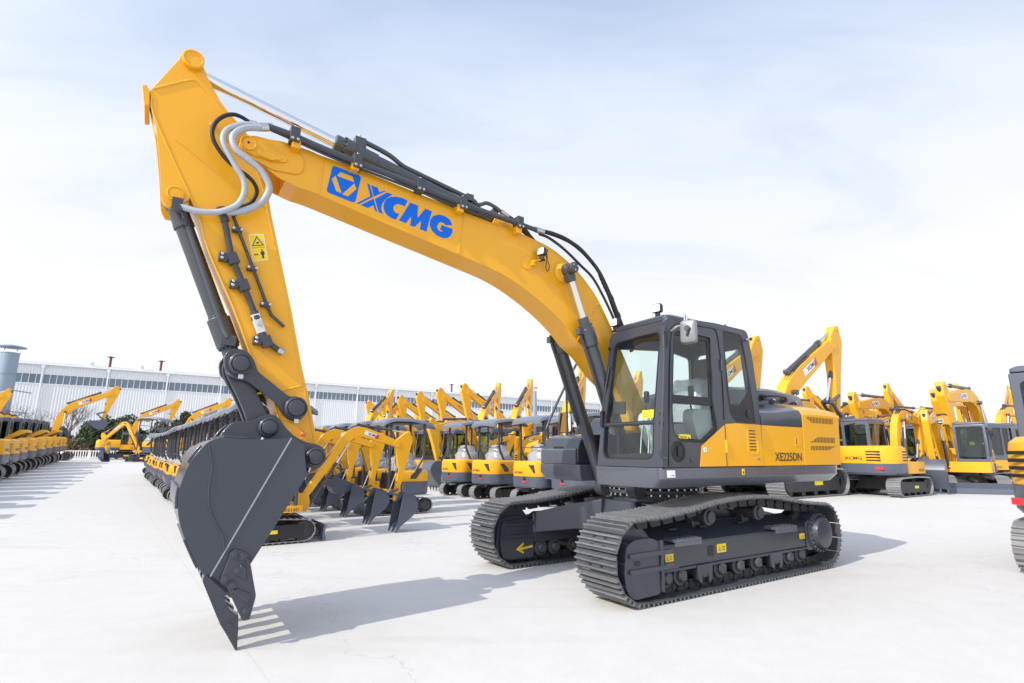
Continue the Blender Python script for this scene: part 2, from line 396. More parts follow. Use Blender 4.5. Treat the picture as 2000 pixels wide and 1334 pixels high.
for sg in (1, -1):
    fr, so = main_track(sg)
    if sg > 0:
        for nm, (x, z, w, h) in {'a': (1.26,.416,.13,.078), 'b': (.343,.44,.175,.095), 'c': (-1.418,.443,.126,.068)}.items():
            s = MB(); y = so+.003; s.box(x-w/2, x+w/2, so-.01, y, z-h/2, z+h/2, 'sticker')
            s.prism([(x+w*.34,z-h*.3),(x+w*.06,z-h*.3),(x+w*.2,z+h*.3)], y, y+.001, 'lettering'); s.prism([(x+w*.28,z-h*.23),(x+w*.12,z-h*.23),(x+w*.2,z+h*.16)], y+.001, y+.002, 'sticker')
            for q in range(3): s.box(x-w*.36, x-w*.06, y, y+.001, z-h*.28+q*h*.2, z-h*.2+q*h*.2, 'lettering')
            s.build('warning_sticker', fr, 0, 0)
    else:
        s = MB(); y = -.96
        s.prism([(1.73,.225),(1.60,.16),(1.60,.19),(1.655,.21),(1.445,.235),(1.445,.262),(1.655,.238),(1.60,.28),(1.60,.31)], y, y+.004, 'sticker'); ar = s.build('arrow_sticker', fr, 0, 0)
        s = MB(); s.prism(rounded([(1.95,.60),(1.98,.30),(1.95,.13),(1.86,.09),(1.42,.09),(1.40,.58),(1.5,.62)], .05), -.99, -.963, 'gray')
        for z in (.56, .40): s.box(1.42, 1.94, -.964, -.945, z-.02, z+.02, 'gray')
        s.build('idler_guard', fr, .01)
# centre frame with its four legs
c = MB(); c.frustum((-.75,.75,-.62,.62), (-.66,.66,-.56,.56), .50, .90, 'gray')
for sx in (1, -1):
    for sy in (1, -1):
        x0 = sx*.30; x1 = sx*.72
        ring0 = [(sx*.20, sy*.35, .50), (sx*.74, sy*.30, .50), (sx*.72, sy*.30, .90), (sx*.20, sy*.35, .90)]
        ring1 = [(sx*.42, sy*.70, .48), (sx*1.00, sy*.62, .48), (sx*.98, sy*.62, .83), (sx*.42, sy*.70, .84)]
        ring2 = [(sx*.80, sy*.98, .42), (sx*1.46, sy*.98, .42), (sx*1.44, sy*.98, .70), (sx*.80, sy*.98, .72)]
        c.loft([ring0, ring1, ring2], 'gray')
c.build('centre_frame', EX, .015, rotz=DT)
c = MB(); c.lathe([(.60,.88),(.60,.99),(.68,.995),(.68,1.045),(.60,1.05),(.60,1.065),(.70,1.07),(.70,1.12),(.6,1.125)], (0,0,0), (0,0,1), 'pipe_gray', 56)
for i in range(36):
    a = i*math.pi/18
    for z, r in ((.985,.645), (1.058,.662)): c.cyl((r*math.cos(a), r*math.sin(a), z-.022), (r*math.cos(a), r*math.sin(a), z+.012), .017, 'steel', 6)
c.build('slewing_ring', EX, .004)

# ---------- house: deck skirt
WARP = warp_house
d = MB(); H = 1.384
def deck_ring(z, y, xf, xr, e):
    return [(xf-e, y), (xf, y-e)]
top = rounded([(1.508,1.384),(1.508,.345),(.42,.345),(.42,-.42),(1.15,-.42),(1.15,-1.384),(-2.62,-1.384),(-2.86,-1.08),(-2.93,-.55),(-2.93,.55),(-2.86,1.08),(-2.62,1.384)], [.10,.02,.03,.03,.05,.10,.2,.2,.3,.3,.2,.2], 5)
low = rounded([(1.485,1.29),(1.485,.345),(.42,.345),(.42,-.42),(1.13,-.42),(1.13,-1.29),(-2.57,-1.29),(-2.77,-1.03),(-2.84,-.55),(-2.84,.55),(-2.77,1.03),(-2.57,1.29)], [.10,.02,.03,.03,.05,.10,.2,.2,.3,.3,.2,.2], 5)
d.loft([[(x,y,1.150) for x,y in low], [(x,y,1.255) for x,y in top], [(x,y,1.372) for x,y in top]], 'skirt_gray')
deck = d.build('deck_skirt', EX, .008, 28)
s = MB(); s.box(1.300, 1.440, H, H+.002, 1.270, 1.348, 'sticker_white'); s.box(1.312, 1.37, H+.002, H+.003, 1.29, 1.296, 'lettering'); s.build('type_plate', deck)
s = MB(); s.box(-.06, -.005, H, H+.002, 1.275, 1.35, 'sticker'); s.prism([(-.05,1.29),(-.015,1.29),(-.0325,1.33)], H+.002, H+.003, 'lettering'); s.build('warning_sticker', deck)
# ---------- engine house
def sec(ztop, y=1.384):
    return [(y,1.376),(y,ztop-.075),(y-.03,ztop-.02),(y-.10,ztop+.012),(1.0,ztop+.085),(-1.0,ztop+.085),(-y+.10,ztop+.012),(-y+.03,ztop-.02),(-y,ztop-.075),(-y,1.376)]
b = MB()
L1 = [(-.52,2.085),(-.9,2.10),(-1.40,2.150),(-1.62,2.170)]
b.loft([[(x,y-.03 if y > 0 else y+.03,z) for y,z in sec(zt)] for x,zt in L1], 'gray')
eng = b.build('engine_house', EX, .006)
def side_panel(name, xs_top, xs_bot, z0, z1, m, par, y=1.384, th=.03):
    q = MB(); q.prism([(xs_bot[0],z0),(xs_bot[1],z0),(xs_top[1],z1),(xs_top[0],z1)], y-th, y, m); return q.build(name, par, .006)
p1 = side_panel('side_door', (-.535,-1.598), (-.512,-1.572), 1.379, 1.905, 'yellow', eng)
# grey shoulder panel above it, sloping into the hood
b = MB()
rings = []
for x, zt in [(-.535,2.095),(-.95,2.115),(-1.40,2.163),(-1.60,2.178)]:
    rings.append([(x,1.386,1.909),(x,1.386,zt-.085),(x,1.36,zt-.03),(x,1.27,zt+.01),(x,1.0,zt+.095),(x,1.0,1.909)])
b.loft(rings, 'gray'); b.build('shoulder_panel', eng, .006)
# yellow louvred rear section
b = MB(); rings = []
for x0, x1, zt, yy in [(-1.578,-1.628,2.188,1.387),(-2.0,-2.0,2.200,1.387),(-2.40,-2.44,2.200,1.387),(-2.665,-2.745,2.185,1.384)]:
    def xx(z): return x0+(x1-x0)*(z-1.379)/(.8)
    r_ = [(yy,1.379),(yy,1.905),(yy,zt-.10),(yy-.035,zt-.03),(yy-.13,zt+.015),(.98,zt+.085),(-.98,zt+.085),(-yy+.13,zt+.015),(-yy+.035,zt-.03),(-yy,zt-.10),(-yy,1.905),(-yy,1.379)]
    rings.append([(xx(z),y,z) for y,z in r_])
b.loft(rings, 'yellow'); louv = b.build('louvre_panel', EX, .008, 28)
# counterweight
b = MB(); rings = []
for x0, x1, k, zd in [(-2.672,-2.752,1.384,0),(-2.78,-2.86,1.335,-.015),(-2.86,-2.97,1.23,-.05),(-2.91,-3.06,1.05,-.10),(-2.93,-3.10,.7,-.14)]:
    def xx(z): return x0+(x1-x0)*min(1,max(0,(z-1.38)/.75))
    r_ = [(k,1.379),(k,1.9),(k,2.085+zd),(k-.035,2.155+zd),(k-.13,2.20+zd),(k*.7,2.27+zd*.8),(-k*.7,2.27+zd*.8),(-k+.13,2.20+zd),(-k+.035,2.155+zd),(-k,2.085+zd),(-k,1.9),(-k,1.379)]
    rings.append([(xx(z),y,z) for y,z in r_])
b.loft(rings, 'yellow'); b.build('counterweight', EX, .01, 28)
# louvre slots
y = 1.387
def slot(x0, z0, x1, z1, w=.017): s.prism([(x0-w/2,z0),(x0+w/2,z0),(x1+w/2,z1),(x1-w/2,z1)], y, y+.0025, 'black')
s = MB()
for i in range(17):
    x = -1.80-i*.0445; t = i/16
    z1 = 1.705+min(1, i/4.5)*.075; slot(x, 1.700, x-.018, max(1.715, z1))
s.build('louvre_slots', louv, 0, 0); s = MB()
for i in range(17):
    x = -1.80-i*.0445
    z0 = 1.590+max(0, (i-11)/5)*.055; slot(x, z0, x-.018, 1.652)
s.build('louvre_slots', louv, 0, 0); s = MB()
for i in range(18):
    x = -1.755-i*.0445; z0 = 2.035-min(1, i/3)*.055; slot(x, z0, x-.012, 2.063)
s.build('louvre_slots', louv, 0, 0)
s = MB()
for i in range(17):
    x = -1.72-i*.048; s.add([(x,1.235,2.2325),(x-.016,1.235,2.2325),(x-.030,1.06,2.276),(x-.014,1.06,2.276)], [(0,1,2,3)], 'black')
s.build('louvre_slots', louv, 0, 0)
s = MB(); s.text('XE225DN', (-.80,H+.0045,1.440), (-1,0,0), (-.032,0,1), .70, .112, 'lettering', .012); s.build('model_lettering', p1, 0, 0)
s = MB(); s.prism([(-1.365,1.645),(-1.525,1.645),(-1.53,1.76),(-1.37,1.76)], H, H+.006, 'yellow'); s.prism([(-1.39,1.675),(-1.46,1.675),(-1.465,1.742),(-1.395,1.742)], H+.006, H+.009, 'yellow_far'); s.prism([(-1.375,1.67),(-1.392,1.67),(-1.397,1.745),(-1.38,1.745)], H+.006, H+.009, 'black'); s.build('latch', p1, .004)
# engine hood hump
b = MB(); rings = []
for x, ya, zt, zb in [(-.60,.80,2.40,2.15),(-.66,.86,2.47,2.15),(-.80,.90,2.50,2.15),(-1.6,.92,2.535,2.18),(-2.1,.91,2.53,2.2),(-2.70,.88,2.505,2.2),(-2.92,.82,2.42,2.2),(-2.99,.76,2.33,2.2)]:
    r_ = [(ya+.05,zb),(ya+.03,zt-.16),(ya-.01,zt-.06),(ya-.09,zt-.012),(ya-.3,zt+.015),(-ya+.3,zt+.015),(-ya+.09,zt-.012),(-ya,zt-.06),(-ya-.04,zt-.16),(-ya-.05,zb)]
    rings.append([(x,y,z) for y,z in r_])
b.loft(rings, 'gray'); hood = b.build('engine_hood', EX, .012, 30)
s = MB()
for i in range(6):
    x = -1.18-i*.062; s.add([(x,.87,2.500),(x-.026,.87,2.502),(x-.04,.74,2.538),(x-.014,.74,2.536)], [(3,2,1,0)], 'black')
s.build('hood_slots', hood, 0, 0); s = MB()
for i in range(6):
    x = -1.70-i*.062; s.add([(x,.865,2.514),(x-.026,.865,2.514),(x-.04,.735,2.545),(x-.014,.735,2.545)], [(3,2,1,0)], 'black')
s.build('hood_slots', hood, 0, 0)
s = MB(); s.tube([(-1.40,.955,2.36),(-1.45,1.02,2.375),(-1.65,1.025,2.385),(-1.85,1.025,2.385),(-1.97,1.02,2.37),(-2.02,.955,2.355)], .014, 'black', 8, 3)
for x in (-1.40,-2.02): s.cyl((x,.93,2.36),(x,.99,2.36),.045,'black',12)
s.build('hood_handle', hood)
for x in (-1.62,-2.30):
    s = MB(); s.prism([(x,2.24),(x+.06,2.23),(x-.03,2.35),(x-.09,2.34)], .93, .985, 'black'); s.cyl((x-.05,.93,2.335),(x-.05,1.0,2.335),.022,'steel',10); s.build('hood_catch', hood, .004)
# right-hand side tank and tool box (behind the boom)
b = MB(); b.prism(rounded([(1.10,1.374),(1.10,1.60),(1.02,1.74),(.86,1.80),(.10,1.83),(-.02,2.10),(-.50,2.12),(-.50,1.374)], .06), -1.36, -.50, 'gray'); tk = b.build('fuel_tank', EX, .02)
s = MB()
for i in range(3): s.box(1.098,1.104,-1.06,-.84,1.50+i*.05,1.525+i*.05,'black')
s.build('vent_slots', tk, 0, 0)
s = MB(); s.prism(rounded([(1.13,1.374),(1.13,1.58),(1.10,1.60),(1.09,1.374)], .01), -1.34, -.52, 'skirt_gray'); s.box(.2,1.12,-1.375,-1.355,1.66,1.69,'skirt_gray'); s.build('trim_strip', tk, .006)
WARP = None
s = MB()
for y in (-1.42,): s.tube([(.66,y,1.34),(.80,y,1.72),(.83,y,1.86),(.815,y,1.97),(.58,y,2.40),(.15,y,3.08),(.0,y,3.16),(-.3,y,3.16)], .020, 'pipe_gray', 10, 5)
s.tube([(.42,-1.42,1.4),(.42,-1.42,2.62)], .018, 'pipe_gray', 10); s.build('grab_rail', EX)
s = MB(); M = Matrix.Translation((.42,-1.47,2.02)) @ Matrix.Rotation(R(215), 4, 'Z'); s.loft([[M @ Vector((w,a,c_)) for a,c_ in rounded([(-.11*e,-.17*e),(.11*e,-.17*e),(.11*e,.17*e),(-.11*e,.17*e)], .06)] for w,e in ((-.02,1),(.02,1),(.045,.8))], 'black'); s.prism(rounded([(-.10,-.155),(.10,-.155),(.10,.155),(-.10,.155)], .05), -.025, -.021, 'mirror', 'x', M); s.tube([(.42,-1.42,2.1),(.42,-1.46,2.05)], .012, 'black', 6); s.build('mirror', EX, .004)
WARP = warp_house
# ---------- cab
def xf(z): return 1.505-(z-1.38)*.1237
def ysl(z): return 1.384-max(0,z-1.9)*.022
cb = MB()
side = [(1.497,1.379),(1.312,2.90)]+[(p[0],p[1]) for p in arc(1.20,2.97,.13,5,80,5)]+[(1.0,3.126),(.33,3.160),(-.25,3.160)]+[(p[0],p[1]) for p in arc(-.33,3.06,.10,85,170,5)]+[(-.485,2.73),(-.512,2.37),(-.515,2.0),(-.512,1.379)]
doorw = rounded([(1.165,2.955),(.437,2.958),(.495,2.17),(.44,1.825),(.51,1.765),(.73,1.650),(1.20,1.660),(1.305,1.775),(1.298,2.10)], [.10,.05,.02,.02,.03,.08,.10,.12,.02], 5)
rqw = rounded([(.165,3.085),(-.272,3.075),(-.39,2.165),(-.385,1.922),(.055,1.920),(.165,2.005),(.2,2.324)], [.03,.06,.05,.02,.08,.06,.03], 5)
def sidemap(y0, sgn=1):
    return lambda u, v, w: (u, (y0-max(0,v-1.9)*.022-w)*1, v)
cb.plate(side, [doorw, rqw], lambda u,v,w: (u, ysl(v)-w, v), .055, 'gray')
ri = [(1.49,1.379),(1.30,2.92),(1.19,3.08),(.33,3.14),(-.3,3.14),(-.46,2.9),(-.50,1.379)]
riw = rounded([(1.23,2.86),(.2,2.95),(.2,1.85),(1.36,1.75)], .08)
riw2 = rounded([(.08,2.95),(-.36,2.90),(-.40,1.95),(.08,1.9)], .06)
cb.plate(ri, [riw, riw2], lambda u,v,w: (u, .375+max(0,v-1.38)*.05+w, v), .05, 'gray')
# front frame
fo = rounded([(.372,1.379),(1.384,1.379),(1.362,2.985),(1.32,3.06),(.49,3.06),(.455,2.985)], [.02,.02,.02,.05,.05,.02], 4)
fwu = rounded([(.470,1.885),(1.243,1.885),(1.292,2.945),(.548,2.925)], [.02,.02,.09,.09], 5)
fwl = rounded([(.448,1.864),(1.242,1.864),(1.252,1.462),(.458,1.462)], [.015,.015,.11,.11], 6)
cb.plate(fo, [fwu, fwl], lambda u,v,w: (xf(v)-w, u, v), .07, 'gray')
# rear frame
cb.plate([(.38,1.379),(1.37,1.379),(1.35,3.10),(.46,3.10)], [rounded([(.52,2.2),(1.25,2.2),(1.24,2.93),(.56,2.93)], .06)], lambda u,v,w: (-.505+max(0,v-2.4)*.11+w, u, v), .05, 'gray')
cb.box(-.48, 1.46, .40, 1.36, 1.379, 1.40, 'gray')
cab = cb.build('cab', EX, .018, 30)
rf = MB(); rings = []
for dz, e in ((0,.0),(.045,.0),(.075,.03),(.085,.10)):
    poly = rounded([(1.26-e,1.362-e),(-.36+e,1.362-e),(-.36+e,.47+e),(1.26-e,.47+e)], .12, 4)
    rings.append([(x,y,3.075+dz+(.012 if x < .6 else 0)) for x,y in poly])
rf.loft(rings, 'gray'); roof = rf.build('cab_roof', cab, .006, 40)
rf = MB(); rings = []
for dz, e in ((0,.0),(.03,.01),(.042,.05)):
    poly = rounded([(1.08-e,1.18-e),(.10+e,1.18-e),(.10+e,.60+e),(1.08-e,.60+e)], .08, 4); rings.append([(x,y,3.155+dz) for x,y in poly])
rf.loft(rings, 'gray'); rf.build('roof_hatch', cab, .004)
def pane(name, loop, mp, m, th=.006):
    q = MB(); q.plate(loop, [], mp, th, m); return q.build(name, cab, 0, 0)
lwin = [p for p in doorw]
zt = 2.145
up = rounded([(1.135,2.905),(.49,2.905),(.525,2.20),(1.235,2.19)], .02)
pane('door_window', up, lambda u,v,w: (u, ysl(v)-.030-w, v), 'glass')
lo = rounded([(1.255,2.09),(.49,2.10),(.475,1.84),(.735,1.69),(1.19,1.70),(1.262,1.79)], .03)
pane('door_window', lo, lambda u,v,w: (u, ysl(v)-.030-w, v), 'glass')
q = MB(); q.plate(doorw, [up, lo], lambda u,v,w: (u, ysl(v)-.018-w, v), .03, 'black'); q.build('door_glazing_frame', cab, .004)
rin = rounded([(.145,2.985),(-.246,2.985),(-.339,2.606),(-.302,2.32),(-.064,2.137),(.135,2.117)], .03)
q = MB(); q.plate(rqw, [rin], lambda u,v,w: (u, ysl(v)-.004-w, v), .010, 'black'); q.build('quarter_window_border', cab, 0)
pane('quarter_window', rin, lambda u,v,w: (u, ysl(v)-.007-w, v), 'glass')
s = MB(); s.lathe([(.052,0),(.052,.008),(.038,.010),(.038,.004),(.020,.004),(.018,.012)], (-.265, 1.380, 2.035), (0,1,0), 'pipe_gray', 24); s.build('window_lock', cab)
pane('front_window', fwu, lambda u,v,w: (xf(v)-.03-w, u, v), 'glass')
pane('front_window', fwl, lambda u,v,w: (xf(v)-.03-w, u, v), 'glass')
q = MB()
for loop in (fwu, fwl):
    inn = [((p[0]-.87)*.962+.87, (p[1]-(2.41 if loop is fwu else 1.663))*(.974 if loop is fwu else .93)+(2.41 if loop is fwu else 1.663)) for p in loop]
    q.plate(loop, [inn], lambda u,v,w: (xf(v)+.004-w, u, v), .03, 'black')
q.build('window_seal', cab, .004)
q = MB(); q.box(-.012,.0,.46,1.245,1.868,1.888,'pipe_gray', Matrix.Translation((xf(1.88)+.012,0,0))); q.build('window_divider', cab, .004)
pane('right_window', riw, lambda u,v,w: (u, .395+max(0,v-1.38)*.05+w, v), 'glass')
pane('right_window', riw2, lambda u,v,w: (u, .395+max(0,v-1.38)*.05+w, v), 'glass')
pane('rear_window', rounded([(.52,2.2),(1.25,2.2),(1.24,2.93),(.56,2.93)], .06), lambda u,v,w: (-.48+max(0,v-2.4)*.11+w, u, v), 'glass')
# yellow lower side panel with the diagonal edge, seams
q = MB(); q.plate([(.845,1.382),(.795,1.615),(.285,1.888),(.06,1.905),(-.505,1.905),(-.505,1.382)], [], lambda u,v,w: (u, ysl(v)+.006-w, v), .006, 'yellow'); lp = q.build('lower_panel', cab, .003)
q = MB()
def seam(pts, r=.0045): q.tube([(x, ysl(z)+(.0045 if z > 1.905 or x > .85 else .0075), z) for x,z in pts], r, 'black', 6)
seam([(1.41,1.385),(1.30,2.40),(1.235,2.84),(1.19,2.99),(1.10,3.045),(.9,3.055),(.36,3.088),(.31,3.06),(.285,2.98),(.262,2.70),(.275,2.3),(.305,1.94)], .006); q.build('door_seam', cab, 0)
q = MB(); seam([(.307,1.895),(.315,1.385)]); q.build('panel_seam', lp)
for zz, m in ((2.62,'black'),(1.62,'yellow')):
    q = MB(); q.cyl((.268 if zz > 2 else .312, ysl(zz)+.012, zz-.075),(.268 if zz > 2 else .312, ysl(zz)+.012, zz+.075), .016, 'pipe_gray' if zz > 2 else 'yellow', 12); q.build('door_hinge', cab)
q = MB()
for i in range(7):
    z = 1.575+i*.040; q.prism([(-.215,z),(-.355,z),(-.355,z+.013),(-.215,z+.013)], 1.390, 1.3925, 'black')
q.build('vent_slots', lp)
q = MB(); pts = rounded([(-.16,1.535),(-.395,1.535),(-.405,1.855),(-.18,1.855)], .05); q.tube([(x,1.390,z) for x,z in pts]+[(pts[0][0],1.390,pts[0][1])], .006, 'yellow', 6); q.build('vent_rim', lp)
q = MB(); q.cyl((.735,1.385,1.575),(.735,1.394,1.575),.030,'sticker_white',20); q.cyl((.735,1.394,1.575),(.735,1.3945,1.575),.010,'blue',12); q.build('round_emblem', lp)
q = MB(); q.box(-.35,-.42,1.388,1.396,1.455,1.482,'steel'); q.build('panel_lock', lp, .004)
q = MB(); q.lathe([(.118,0),(.118,.010),(.100,.014),(.095,.002)], (1.222,1.383,1.553), (0,1,0), 'black', 32); q.box(1.18,1.245,1.388,1.404,1.50,1.61,'black'); q.build('door_handle', cab, .004)
q = MB(); q.lathe([(.03,0),(.03,.012),(.02,.014)], (.985,1.383,1.46), (0,1,0), 'pipe_gray', 16); q.build('door_stop', cab)
q = MB(); x0,x1,z0,z1 = .955,1.168,1.672,1.745; q.box(x0,x1,1.356,1.3605,z0,z1,'sticker')
for i in range(2): q.box(x0+.07,x1-.02,1.3605,1.3615,z0+.014+i*.024,z0+.024+i*.024,'lettering')
q.prism([(x0+.012,z0+.016),(x0+.052,z0+.016),(x0+.032,z0+.052)],1.3605,1.3615,'lettering'); q.build('yellow_notice', cab)
q = MB(); q.add([(xf(1.922)-.026,1.037,1.922),(xf(1.922)-.026,1.215,1.932),(xf(2.022)-.026,1.212,2.022),(xf(2.022)-.026,1.037,2.022)], [(0,1,2,3)], 'sticker')
for i in range(3): q.add([(xf(z)-.0255,a,z) for a,z in ((1.055,1.945+i*.02),(1.13,1.946+i*.02),(1.13,1.952+i*.02),(1.055,1.951+i*.02))], [(0,1,2,3)], 'lettering')
q.build('yellow_notice', cab, 0, 0)
q = MB(); q.tube([(1.335,1.335,2.93),(1.375,1.37,2.86),(1.40,1.385,2.6),(1.47,1.395,2.1),(1.525,1.395,1.68),(1.535,1.392,1.56),(1.51,1.392,1.49),(1.47,1.42,1.475)], .015, 'pipe_gray', 10, 4)
for z in (1.96,1.86): q.cyl((xf(z)+.005,1.352,z),(xf(z)+.028,1.356,z),.022,'black',10)
q.build('grab_rail', cab)
# wiper and door edge trim on the far front pillar
q = MB(); q.tube([(xf(2.62)+.02,.50,2.62),(xf(2.2)+.03,.455,2.25),(xf(1.9)+.03,.435,1.95)], .012, 'black', 8); q.box(-.02,.02,.41,.45,-.10,.10,'black',Matrix.Translation((xf(1.95)+.02,0,1.95))); q.tube([(xf(2.55)+.012,.545,2.55),(xf(1.98)+.012,.487,1.98)], .008, 'rubber', 6); q.build('wiper', cab)
for z in (2.38,2.46,2.86):
    q = MB(); q.cyl((xf(z),.455 if z < 2.6 else .49,z),(xf(z)+.035,.44 if z < 2.6 else .47,z),.016,'black',8); q.build('pillar_fitting', cab)
# mirror on its arm
q = MB(); q.tube([(1.24,1.37,2.93),(1.22,1.45,2.97),(1.16,1.50,3.0),(1.15,1.52,3.13)], .012, 'steel', 8, 4); q.cyl((1.155,1.535,2.92),(1.155,1.545,3.10),.010,'steel',8)
mr = q.build('mirror_arm', cab)
q = MB(); M = Matrix.Translation((1.155,1.555,2.90)) @ Matrix.Rotation(R(24), 4, 'Z') @ Matrix.Rotation(R(-4), 4, 'Y')
q.loft([[M @ Vector((w, a, b)) for a, b in rounded([(-.092*e,-.14*e),(.092*e,-.14*e),(.092*e,.14*e),(-.092*e,.14*e)], .045)] for w, e in ((-.035,1.0),(.0,1.0),(.022,.93),(.034,.75))], 'mirror_back')
q.prism(rounded([(-.087,-.135),(.087,-.135),(.087,.135),(-.087,.135)], .04), -.038, -.0355, 'mirror', 'x', M); q.cyl(M @ Vector((.03,0,.03)), M @ Vector((.055,0,.03)), .035, 'black', 14); q.cyl(M @ Vector((.05,.02,.03)), M @ Vector((.05,-.01,-.06)), .012, 'black', 8)
q.build('mirror', cab, .006)
def lamp(name, p, yaw, s, par, tilt=0):
    M = Matrix.Translation(p) @ Matrix.Rotation(yaw, 4, 'Z') @ Matrix.Rotation(tilt, 4, 'Y')
    q = MB(); q.loft([[M @ Vector((x*s, a*s*e, b*s*e)) for a, b in rounded([(-.06,-.055),(.06,-.055),(.06,.055),(-.06,.055)], .02)] for x, e in ((-.05,.7),(-.03,.95),(.03,1.0))], 'black')
    q.box(-.015*s,.015*s,-.03*s,.03*s,-.11*s,-.04*s,'black',M); q.box(-.03*s,.03*s,-.045*s,.045*s,-.125*s,-.105*s,'black',M)
    o = q.build(name, par, .004)
    q = MB(); q.prism(rounded([(-.05*s,-.045*s),(.05*s,-.045*s),(.05*s,.045*s),(-.05*s,.045*s)], .015*s), .030*s, .037*s, 'lamp_glass', 'x', M); q.build('lamp_lens', o)
    return o
lamp('work_lamp', (1.14,1.12,3.275), R(8), 1.0, cab); lamp('work_lamp', (1.20,.46,3.225), R(6), 1.0, cab)
q = MB(); q.cyl((-.37,1.30,3.03),(-.40,1.40,3.035),.012,'steel',8); q.cyl((-.40,1.39,3.035),(-.405,1.42,3.035),.02,'black',10); q.cyl((-.16,1.2,3.15),(-.16,1.2,3.24),.014,'pipe_gray',8); q.build('roof_fitting', cab)
# interior: floor mat, seat in film, consoles, levers
q = MB(); q.box(-.30,1.40,.45,1.32,1.401,1.43,'interior'); q.box(1.25,1.40,.47,1.30,1.43,1.52,'black'); q.build('cab_floor', cab, .01)
q = MB()
q.loft([[(x,y,z) for y,z in rounded([(.66-e,1.72),(1.14+e,1.72),(1.14+e,1.90),(.66-e,1.90)], .06)] for x,e in ((.62,-.03),(.55,0),(.15,0),(.08,-.02))], 'seat')
q.loft([[(x,y+.9,z) for x,y in rounded([(-.06-dx,-.24*e),(.10-dx,-.24*e),(.10-dx,.24*e),(-.06-dx,.24*e)], .05)] for z,e,dx in ((1.86,.9,0),(2.0,1.0,.02),(2.35,.95,.07),(2.50,.7,.09),(2.52,.5,.09))], 'seat')
q.loft([[(x,y+.9,z) for x,y in rounded([(-.16,-.15*e),(-.04,-.15*e),(-.04,.15*e),(-.16,.15*e)], .04)] for z,e in ((2.50,.8),(2.54,1.0),(2.74,1.0),(2.80,.8))], 'seat')
q.box(.05,.6,.72,1.08,1.43,1.72,'black'); seat = q.build('operator_seat', cab, .02)
for y0,y1 in ((.47,.63),(1.17,1.32)):
    q = MB(); q.prism(rounded([(.85,1.95),(.80,2.06),(.0,2.06),(-.2,1.85),(-.2,1.43),(.55,1.43),(.75,1.7)], .06), y0, y1, 'white_plastic' if y0 < 1 else 'interior'); q.build('console', cab, .015)
q = MB()
for y in (.55,1.24): q.tube([(.74,y,2.05),(.76,y,2.14),(.73,y,2.2)], .013, 'black', 8); q.loft([[(x+.73,yy+y,z) for x,yy in rounded([(-.03*e,-.025*e),(.03*e,-.025*e),(.03*e,.025*e),(-.03*e,.025*e)], .012)] for z,e in ((2.18,.7),(2.22,1),(2.32,1.1),(2.34,.8))], 'black')
for y in (.84,.96): q.tube([(1.24,y,1.45),(1.20,y,1.75),(1.14,y,2.03)], .012, 'steel', 8); q.box(1.24,1.36,y-.045,y+.045,1.50,1.53,'black')
q.box(1.10,1.16,.80,1.00,2.02,2.05,'black'); q.build('control_lever', cab, .004)
q = MB(); M = Matrix.Translation((1.28,.555,2.08)) @ Matrix.Rotation(R(20), 4, 'Z'); q.prism(rounded([(-.09,-.07),(.09,-.07),(.09,.09),(-.09,.09)], .02), -.02,.02,'black','x',M); q.cyl((1.28,.555,2.02),(1.28,.52,1.5),.018,'black',8); q.build('monitor', cab, .004)
q = MB(); q.cyl((.55,1.25,1.45),(.55,1.25,1.75),.05,'red',16); q.cyl((.55,1.25,1.75),(.55,1.25,1.80),.02,'black',10); q.build('fire_extinguisher', cab)
q = MB()
rnd = random.Random(3)
nu, nv = 14, 10
g = [[(.36+.22*math.cos(2*math.pi*i/nu)*(1-.35*j/nv)+rnd.uniform(-.03,.03)-.06*j/nv*2, .9+.30*math.sin(2*math.pi*i/nu)*(1-.25*(j/nv)**2)+rnd.uniform(-.03,.03), 1.93+.55*j/nv+rnd.uniform(-.02,.02)) for i in range(nu)] for j in range(nv+1)]
q.loft(g, 'wrap', cap=True); q.build('seat_film', seat, 0, 60)
